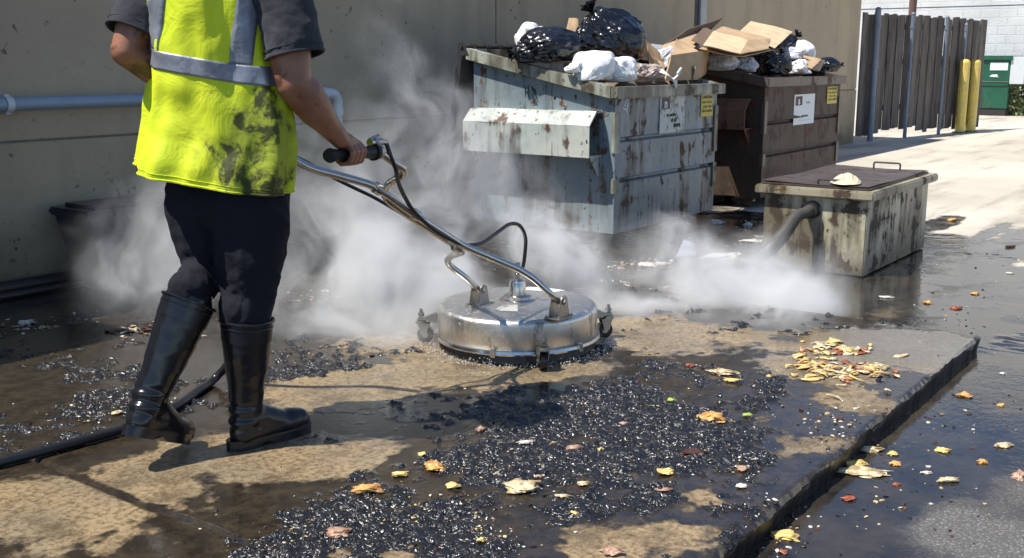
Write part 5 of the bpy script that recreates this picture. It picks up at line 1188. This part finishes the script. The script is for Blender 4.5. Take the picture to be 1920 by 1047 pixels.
SC = [  # u, v, length px, height px, colour, shape, on slab, name, label
(815,875,46,18,'o',1,1,'orange peel strip','long orange peel strip curving down to a red tip'),
(686,918,52,18,'o',1,1,'orange scrap','ragged orange scrap with a yellow end, left of the peel strip'),
(793,853,20,9,'y',0,1,'yellow scrap','small yellow scrap just above the long orange peel strip'),
(752,890,28,10,'y',1,1,'yellow scrap','yellow scrap between the peel strip and the ragged orange scrap'),
(849,912,24,12,'y',0,1,'yellow scrap','round yellow scrap below the tip of the long orange peel'),
(980,912,64,26,'c',0,1,'bread lump','big cream bread lump in the dark film in front of the cleaner'),
(635,1000,40,18,'p',0,1,'pink scrap','pink meaty scrap near the bottom edge, left of centre'),
(1148,1034,42,16,'p',0,1,'pink scrap','pale pink scrap on the tan patch at the bottom edge of the slab'),
(1335,783,42,22,'o',0,1,'orange lump','bright orange lump standing alone right of the sludge'),
(1249,885,28,15,'y',0,1,'yellow lump','rounded tan nugget below the dark brown stick'),
(1303,850,50,16,'b',1,1,'brown stick','dark brown splintered stick lying in the sludge'),
(1257,752,16,11,'g',0,1,'green bit','bright green bit in the sludge in front of the cleaner'),
(1403,779,17,8,'g',0,1,'green bit','flat green bit to the right of the bright orange lump'),
(1356,698,44,12,'c',1,1,'cream scrap','cream scrap lying between the cleaner and the peel heap'),
(1372,714,30,8,'y',0,1,'yellow scrap','thin yellowish sliver under the cream scrap by the peel heap'),
(136,744,52,14,'o',1,0,'orange peel strip','orange peel strip on the dark ground left of the boots'),
(267,709,28,18,'y',0,0,'yellow lump','plump yellow lump touching the left boot shaft'),
(160,748,12,8,'g',0,0,'green bit','little green bit at the end of the orange strip left of the boots'),
(126,692,18,6,'y',0,0,'yellow scrap','flat yellow scrap furthest left on the dark ground'),
(195,684,24,7,'o',0,0,'orange scrap','flat orange scrap above the plump yellow lump'),
(216,677,16,6,'y',0,0,'yellow scrap','tiny orange-yellow scrap topmost on the dark ground at left'),
(221,775,20,8,'c',0,1,'cream scrap','cream scrap just above the hose at left'),
(1075,965,16,12,'y',0,1,'yellow scrap','small yellow knob near the bottom, right of the bread lump'),
(902,1014,16,12,'y',0,1,'yellow scrap','small paired yellow knob near the bottom edge'),
(901,806,18,9,'p',0,1,'pink scrap','small pink scrap in the sludge beside the shadow of the head'),
(1092,908,20,10,'c',0,1,'cream scrap','cream crumb on the brownish patch right of the bread lump'),
(1055,932,26,8,'c',0,1,'cream scrap','long cream crumb below the brownish patch edge'),
(985,831,28,8,'w',0,1,'white scrap','long whitish scrap in the middle of the sludge'),
(1075,842,28,10,'p',0,1,'pink scrap','pink-white scrap amid the thickest sludge'),
(1128,844,14,9,'y',0,1,'yellow scrap','square yellow crumb amid the thickest sludge'),
(1170,796,14,8,'p',0,1,'pink scrap','round pinkish crumb in the sludge above the brown stick'),
(1246,921,34,10,'p',1,1,'pink scrap','orange-pink string near the slab edge below the nugget'),
(1393,880,22,13,'p',0,1,'pink scrap','pinkish crumb near the broken slab edge'),
(1390,913,18,10,'w',0,1,'white scrap','white crumb right at the slab edge'),
(1441,707,10,6,'y',0,1,'yellow scrap','tiny yellow crumb left of the peel heap'),
(1294,686,14,7,'r',0,1,'red bit','small red bit in front of the steam'),
(1010,895,14,8,'p',0,1,'pink scrap','small pink crumb above the bread lump'),
(1618,880,96,30,'c',2,0,'tortilla piece','large limp cream tortilla piece in the puddle beside the slab'),
(1602,868,44,16,'y',0,0,'yellow lump','yellow mush on the left of the limp tortilla piece'),
(1678,868,20,12,'o',0,0,'orange scrap','orange scrap by the right tip of the tortilla piece'),
(1674,850,18,10,'y',0,0,'yellow scrap','yellow scrap above the right tip of the tortilla piece'),
(1632,842,50,12,'c',2,0,'cream scrap','sunken cream flake between the slab edge and the tortilla piece'),
(1630,823,24,10,'r',0,0,'reddish scrap','reddish scrap against the slab edge in the puddle'),
(1648,797,14,8,'y',0,0,'yellow scrap','yellow crumb close to the slab edge in the puddle'),
(1697,708,28,9,'y',1,0,'yellow scrap','yellow-orange strip in the puddle nearest the slab corner'),
(1728,707,18,5,'b',0,0,'brown bit','thin brown bit in the puddle right of the slab edge'),
(1809,741,28,11,'o',1,0,'orange scrap','orange curl in the open blue puddle'),
(1877,759,12,9,'o',0,0,'orange scrap','small orange dot in the open blue puddle at right'),
(1768,843,26,12,'y',0,0,'yellow scrap','yellow-brown scrap in the middle of the blue puddle'),
(1880,834,26,12,'c',0,0,'cream scrap','tan oval scrap at the right of the blue puddle'),
(1843,865,20,13,'o',0,0,'orange scrap','orange-brown scrap below the tan oval one'),
(1911,891,26,22,'p',0,0,'pink scrap','salmon pink chunk at the right edge of the picture'),
(1780,900,40,10,'c',2,0,'cream scrap','thin pale leaf-shaped flake in the blue puddle'),
(1736,886,20,6,'w',0,0,'white scrap','small whitish sliver right of the tortilla piece'),
(1592,933,20,14,'r',0,0,'reddish scrap','red-brown chunk in the puddle below the tortilla piece'),
(1471,1004,44,18,'y',1,0,'yellow lump','yellow leafy scrap in the puddle near the bottom edge'),
(1469,1034,16,12,'r',0,0,'reddish scrap','red-brown crumb at the bottom edge of the puddle'),
(1681,908,14,7,'r',0,0,'reddish scrap','small reddish bit under the tip of the tortilla piece'),
(1785,412,14,10,'o',0,0,'orange scrap','orange scrap on the pale paving beyond the grease bin'),
(1895,462,18,7,'b',0,0,'brown bit','dark brown bit on the drying paving at far right'),
(1828,550,14,8,'o',0,0,'orange scrap','orange crumb in the puddle right of the grease bin'),
(1792,577,20,8,'r',0,0,'reddish scrap','reddish crumb right of the grease bin foot'),
(1740,567,16,8,'o',0,0,'orange scrap','orange crumb in front of the grease bin'),
(1663,557,26,7,'w',0,0,'white scrap','whitish flake in front of the grease bin corner'),
(1893,512,14,5,'w',0,0,'white scrap','tiny white flake far right on the wet paving'),
(1880,700,14,5,'w',0,0,'white scrap','white sliver at the right of the open puddle'),
(1345,480,80,14,'w',1,0,'soaked cloth','long soaked white cloth in the water behind the steam'),
(1395,490,40,8,'o',2,0,'orange scrap','flat orange scrap at the end of the soaked white cloth'),
(1410,452,44,10,'w',1,0,'white scrap','pale strip lying against the grease bin under the hose'),
(1216,497,34,14,'w',1,0,'white scrap','torn white scrap in front of the blue-grey dumpster'),
(1240,494,30,9,'w',0,0,'white scrap','small flat white scrap beside the torn one'),
(1343,416,22,15,'w',0,0,'white lump','whitish lump on the ground under the brown dumpster'),
(1403,420,15,11,'w',0,0,'white lump','small pinkish-white lump between dumpster and grease bin'),
(50,604,24,14,'w',0,0,'grey lump','grey-white lump in the shadow at the foot of the wall'),
]
for i, (u, v, lp, hp_, col, shp, on_, nm, lab) in enumerate(SC):
    z = SL if on_ else 0.; p = G(u, v+hp_*.25, z)
    if on_: z_ = SL+.004
    else: z_ = .0
    dd = p.dot(FW); px = (dd*math.cos(TH)+H*math.sin(TH))/F; L = lp*px; hh = max(.005, hp_*px*.65); wd = min(L*.8, max(L*.42, hp_*px*1.7))
    if shp == 2: hh = .016; wd = L*.42
    lump((p.x, p.y, z_), L, wd, hh, math.atan2(RT.y, RT.x)+(rng.rand()-.5)*.7-(.5 if shp == 1 and u in (815,) else 0), 100+i*3, FM[col], nm.replace(' ', '_'), lab, 'cloth' if 'cloth' in nm else 'food scrap' if nm.split()[-1] not in ('stick',) else 'stick')
# blue-white sheet standing in the steam
b = MB(); p = G(1288,482,0); board(b, [p-RT*.07, p+RT*.06+FW*.03, p+RT*.055+FW*.05+UP*.075, p-RT*.02+FW*.03+UP*.105], .002, .01)
o = b.build('paper_sheet', plain('bluish_paper', (.52,.56,.68), .6, var=.08), None, tuple(p)); tag(o, 'bluish paper sheet standing bent in the water between dumpster and cleaner', 'paper')
b = MB(); p = G(1270,412,0); board(b, [p-RT*.16+UP*.004, p+RT*.12+UP*.004, p+RT*.14+FW*.16+UP*.012, p-RT*.04+FW*.18+UP*.008], .002, .006)
o = b.build('plastic_sheet', M['baggrey'], None, tuple(p)); tag(o, 'flat clear plastic sheet under the front of the blue-grey dumpster', 'plastic')
# heap of peelings on the far end of the slab, and fine litter nobody could count
def chips(name, label, spots, n, size, mats, seed, z=SL, cat='litter', flat_=.45, elong=1.8, sludge=None, zb=.003):
    R_ = np.random.RandomState(seed); b = MB(); k = 0; tries = 0
    base = bmesh.new(); bmesh.ops.create_icosphere(base, subdivisions=1, radius=1); BP = np.array([v.co[:] for v in base.verts]); BF = [[v.index for v in f.verts] for f in base.faces]; base.free()
    pts = []
    tot = sum(s[4] for s in spots); 
    for (u, v, ru, rv, w) in spots:
        for q in range(int(n*w/tot)):
            uu = u+ru*R_.randn()*.5; vv_ = v+rv*R_.randn()*.5
            if vv_ < 150: continue
            p = G(uu, vv_, z)
            if z > .01 and (p.y < SY0+.02 or p.x > SX1-.03): p = G(uu, vv_, 0); pts.append((p.x, p.y, 0.)); continue
            if z < .01 and p.x < SX1+.05 and SY0-.04 < p.y < SY1: p = G(uu, vv_, SL); 
            pts.append((p.x, p.y, SL if (p.x < SX1 and SY0 < p.y < SY1) else 0.))
    A = np.array(pts)
    if sludge is not None:
        s0, t0 = slab_fields(A); on = A[:,2] > .01; A = A[(~on) | (R_.rand(len(A)) < sludge+(1-sludge)*s0)]
    for i in range(len(A)):
        s_ = size*(.45+1.1*R_.rand()**2.2); e = 1+(elong-1)*R_.rand(); P = BP*(1+.3*R_.randn(len(BP),1)*.6)*np.array([s_*e, s_, s_*flat_])
        q = R_.rand()*6.283; tl = R_.randn()*.3; c_, s2 = math.cos(q), math.sin(q); ct, st = math.cos(tl), math.sin(tl)
        P = np.stack([P[:,0], P[:,1]*ct-P[:,2]*st, P[:,1]*st+P[:,2]*ct], 1); P = np.stack([P[:,0]*c_-P[:,1]*s2, P[:,0]*s2+P[:,1]*c_, P[:,2]], 1)+A[i]+np.array([0,0,zb+s_*flat_*.5])
        b.add(P, BF, int(R_.randint(len(mats))), elong > 1.5)
    o = b.build(name, mats, None, tuple(A[0])); tag(o, label, cat, kind='stuff'); return o
heap = [(1530,685,50,20,2.),(1570,700,70,18,3.),(1625,692,40,12,2.2),(1560,655,60,10,1.3),(1600,662,40,12,1.),(1500,672,34,12,.8),(1640,700,40,12,.8),(1600,705,150,36,.9),(1545,645,30,8,.6)]
b = MB(); R_ = np.random.RandomState(5); tot = sum(h[4] for h in heap)
for (u, v, ru, rv, w) in heap:
    for q in range(int(170*w/tot)):
        p = G(u+ru*R_.randn()*.45, v+rv*R_.randn()*.5, SL); a = R_.rand()*6.28; l = .010+.036*R_.rand()**1.6; d = Vector((math.cos(a), math.sin(a), 0)); n_ = Vector((-d.y, d.x, 0)); kx = R_.randn()*.7; wd_ = .005+.013*R_.rand(); h0 = .001+.009*R_.rand()**1.5; tw = R_.randn()*.8; vs = []
        for i in range(7):
            t_ = i/6*2-1; c0 = p+d*l*t_+n_*l*.5*kx*(1-t_*t_)+UP*(.003+h0*(1-t_*t_)); wq = wd_*(1-.8*t_*t_)*(1+.35*R_.randn()*.5)
            sd_ = (n_*math.cos(tw*t_)+UP*math.sin(tw*t_)*.8)
            for j in (-1, 0, 1): vs.append(c0+sd_*wq*j+UP*(.004*(1-abs(j))*R_.rand()+.0015))
        vs = [Vector((x_.x, x_.y, max(x_.z, SL+.002))) for x_ in vs]
        b.add(vs, [(i*3+j, (i+1)*3+j, (i+1)*3+j+1, i*3+j+1) for i in range(6) for j in range(2)], int(R_.choice([0,0,0,0,1,1,1,1,1,2,3])), True)
o = b.build('peel_heap', [FM['y'], FM['c'], FM['o'], FM['r']], None, tuple(G(1570,690,SL))); m_ = o.modifiers.new('s', 'SOLIDIFY'); m_.thickness = .0022; tag(o, 'heap of yellow and orange peelings scattered on the clean end of the slab', 'food waste', kind='stuff')
lit = [(u, v, 150, 40, 1.) for (u, v) in [(1150,760),(1010,800),(930,870),(800,940),(650,970),(1230,810),(1060,890),(1350,860),(1330,710),(900,1000),(560,1020)]]+[(120,770,140,30,1.4),(240,740,110,26,1.2),(600,665,150,20,1.),(60,830,100,24,.6),(1500,770,160,40,.5)]
chips('crumb_litter', 'fine pale crumbs and grit strewn through the sludge on the slab', lit+[(700,880,500,120,2.)], 1700, .0026, [FM['w'], FM['c'], FM['p'], FM['c'], FM['y'], FM['w']], 11, sludge=.12)
chips('sludge_bits', 'black shiny clots and shreds of grease spread over the slab', lit+[(1480,800,150,70,1.2),(1560,720,120,30,.4)], 800, .0042, [FM['k'], FM['k'], FM['k'], FM['b']], 13, sludge=.05, zb=-.001, elong=2.6, flat_=.8)
chips('puddle_litter', 'small dark and tan bits floating in the puddles beside the slab', [(1560,800,70,40,1.6),(1450,960,90,50,1.5),(1750,780,200,90,1.2),(1800,600,200,50,1.),(1700,950,200,70,.9),(1850,500,150,40,.4),(1380,450,120,30,.7)], 520, .0046, [FM['k'], FM['b'], FM['c'], FM['k'], FM['w'], FM['b']], 17, z=0., zb=0.)
chips('wall_litter', 'tan litter and shredded leaves caught along the foot of the wall', [(190,610,110,14,1.5),(260,620,90,12,1.2),(60,620,80,20,.6),(600,560,200,20,.8),(1160,540,120,14,1.),(1180,500,90,18,.8),(1400,420,80,14,.4)], 620, .0085, [FM['c'], FM['p'], FM['b'], FM['w'], FM['k']], 19, z=0., flat_=.3, elong=2.6)
# boiling water at the skirt of the cleaner
b = MB(); R_ = np.random.RandomState(3)
t_ = NT('spray'); t_.bsdf((.85,.85,.84), .12, 0, None, .5, Transmission_Weight=.35); 
for k in range(1500):
    a = R_.rand()*6.283; rr = MR+.01+abs(R_.randn())*.035; h_ = abs(R_.randn())*.010; s_ = .0008+.0020*R_.rand()**2; c = (MC.x+rr*math.cos(a), MC.y+rr*math.sin(a), SL+.003+h_)
    b.ball(c, s_, sub=1)
o = b.build('water_spray', t_.mat, None, (MC.x, MC.y, SL)); tag(o, 'white water droplets boiling out round the cleaner skirt', 'water', kind='stuff')
# ================================================================== STEAM
PUFF = [ # u, v, depth, rx px, rz px, depth radius m, amount
(745,520,4.9,95,85,.32,1.8),(1035,495,5.0,80,80,.28,1.2),(620,480,4.7,120,110,.35,.36),(310,480,4.7,120,95,.35,.5),(250,540,4.75,90,60,.25,.25),(480,560,4.5,120,80,.3,.30),
(770,300,5.1,100,150,.3,.16),(745,90,5.1,60,150,.22,.12),(790,190,5.15,70,120,.22,.13),(850,260,5.2,60,110,.22,.14),(900,370,5.2,150,110,.3,.24),(700,640,4.35,150,60,.28,.75),(860,590,4.75,110,60,.25,.6),
(1270,612,4.75,125,46,.26,1.15),(1390,600,4.85,120,54,.3,1.1),(1180,600,4.8,90,40,.22,.8),(1480,600,4.95,90,44,.24,.8),(1500,540,5.1,80,80,.26,.55),(1420,520,5.1,100,70,.24,.4),(1350,540,5.2,150,60,.3,.5),(1230,480,5.6,130,50,.3,.30),(640,330,5.0,100,120,.3,.25),(1120,420,5.3,80,50,.2,.12),(1200,645,4.5,90,24,.18,1.1)]
def steam():
    t = NT('steam'); P = t.world(); tot = None; b = MB()
    wp = t.noise(P, 2.2, 2, .5, 0, 1); wv = t.vm('SCALE', t.vm('SUBTRACT', wp, (.5,.5,.5))); wv.node.inputs['Scale'].default_value = .75; Pw = t.vm('ADD', P, wv)
    for (u, v, d, ru, rz, rd, am) in PUFF:
        c = W(u, v, d); px = (d*math.cos(TH)+(H-c.z)*math.sin(TH))/F; rx, rz_ = ru*px, rz*px; c.z = max(c.z, .05)
        # rotate into view-aligned ellipsoid by a mapping
        mp = t.n('ShaderNodeMapping'); mp.vector_type = 'TEXTURE'; t.l(Pw, mp.inputs[0]); mp.inputs['Location'].default_value = c; mp.inputs['Rotation'].default_value = (0,0,math.atan2(RT.y,RT.x)); mp.inputs['Scale'].default_value = (rx*1.75, rd*1.6, rz_*1.75)
        w_ = t.mr(t.vm('LENGTH', mp.outputs[0], out=1), 1., .05, 0, am); tot = w_ if tot is None else t.ma('ADD', tot, w_)
        bm = bmesh.new(); bmesh.ops.create_icosphere(bm, subdivisions=3, radius=1); m = Matrix.Translation(c) @ Matrix.Rotation(math.atan2(RT.y,RT.x), 4, 'Z') @ Matrix.Diagonal((rx*1.72, rd*1.57, rz_*1.72, 1)); bm.transform(m); b.addbm(bm)
    n = t.noise(t.vm('MULTIPLY', Pw, (1,1,.75)), 2.9, 6, .66, .9); dn = t.mr(t.ma('ADD', n, t.ma('MULTIPLY', t.ma('MINIMUM', tot, 1.), .14)), .43, .76, 0, 1.); tot = t.ma('MULTIPLY', tot, dn); tot = t.ma('MULTIPLY', tot, STEAM)
    vol = t.n('ShaderNodeVolumePrincipled'); vol.inputs['Color'].default_value = (.93,.93,.92,1); vol.inputs['Anisotropy'].default_value = -.1; t.l(tot, vol.inputs['Density']); t.l(vol.outputs[0], t.out.inputs['Volume'])
    me = bpy.data.meshes.new('tmp'); me.from_pydata(b.v, [], b.f); ob = bpy.data.objects.new('tmp', me); COL.objects.link(ob)
    m = ob.modifiers.new('r', 'REMESH'); m.mode = 'VOXEL'; m.voxel_size = .06
    dg = bpy.context.evaluated_depsgraph_get(); me2 = bpy.data.meshes.new_from_object(ob.evaluated_get(dg)); bpy.data.objects.remove(ob)
    P_ = getco(me2); P_[:,2] = np.maximum(P_[:,2], .004); P_[:,1] = np.minimum(P_[:,1], 5.37); setco(me2, P_)
    o = addme(me2, 'steam', t.mat, None, (MC.x, MC.y, 0)); tag(o, 'white steam billowing around the cleaner and drifting up the wall', 'steam', kind='stuff')
steam()
# ================================================================== CAMERA, LIGHT
cam = bpy.data.cameras.new('camera'); co_ = bpy.data.objects.new('camera', cam); COL.objects.link(co_)
cam.sensor_width = 36; cam.lens = F/1920*36; cam.clip_end = 500; cam.clip_start = .05
fwd = Vector((FW.x*math.cos(TH), FW.y*math.cos(TH), -math.sin(TH)))
co_.location = (0, 0, H); co_.rotation_euler = fwd.to_track_quat('-Z', 'Y').to_euler(); sc.camera = co_
EL = math.radians(60); SD = Vector((-.848, .53, 0)).normalized()
sd = Vector((SD.x*math.cos(EL), SD.y*math.cos(EL), math.sin(EL)))
sun = bpy.data.lights.new('sun', 'SUN'); sun.energy = SUNE; sun.angle = math.radians(.53); sun.color = (1, .955, .88)
so = bpy.data.objects.new('sun', sun); COL.objects.link(so); so.rotation_euler = sd.to_track_quat('Z', 'Y').to_euler(); so.location = sd*20
w = bpy.data.worlds.new('World'); sc.world = w; w.use_nodes = True; nt = w.node_tree; bg = nt.nodes['Background']
sky = nt.nodes.new('ShaderNodeTexSky'); sky.sky_type = 'NISHITA'; sky.sun_disc = False; sky.sun_elevation = EL; sky.sun_rotation = math.atan2(SD.x, SD.y)
sky.air_density = 1.; sky.dust_density = 0.; sky.ozone_density = 2.5; sky.altitude = 2500; nt.links.new(sky.outputs[0], bg.inputs[0]); bg.inputs[1].default_value = SKYS
sc.view_settings.view_transform = 'Standard'; sc.view_settings.look = 'None'; sc.view_settings.gamma = 1; sc.view_settings.exposure = EXPO
sc.render.engine = 'CYCLES'; sc.cycles.use_denoising = True; sc.cycles.max_bounces = 6; sc.cycles.volume_bounces = 2
sc.cycles.transparent_max_bounces = 8; sc.cycles.sample_clamp_indirect = 6
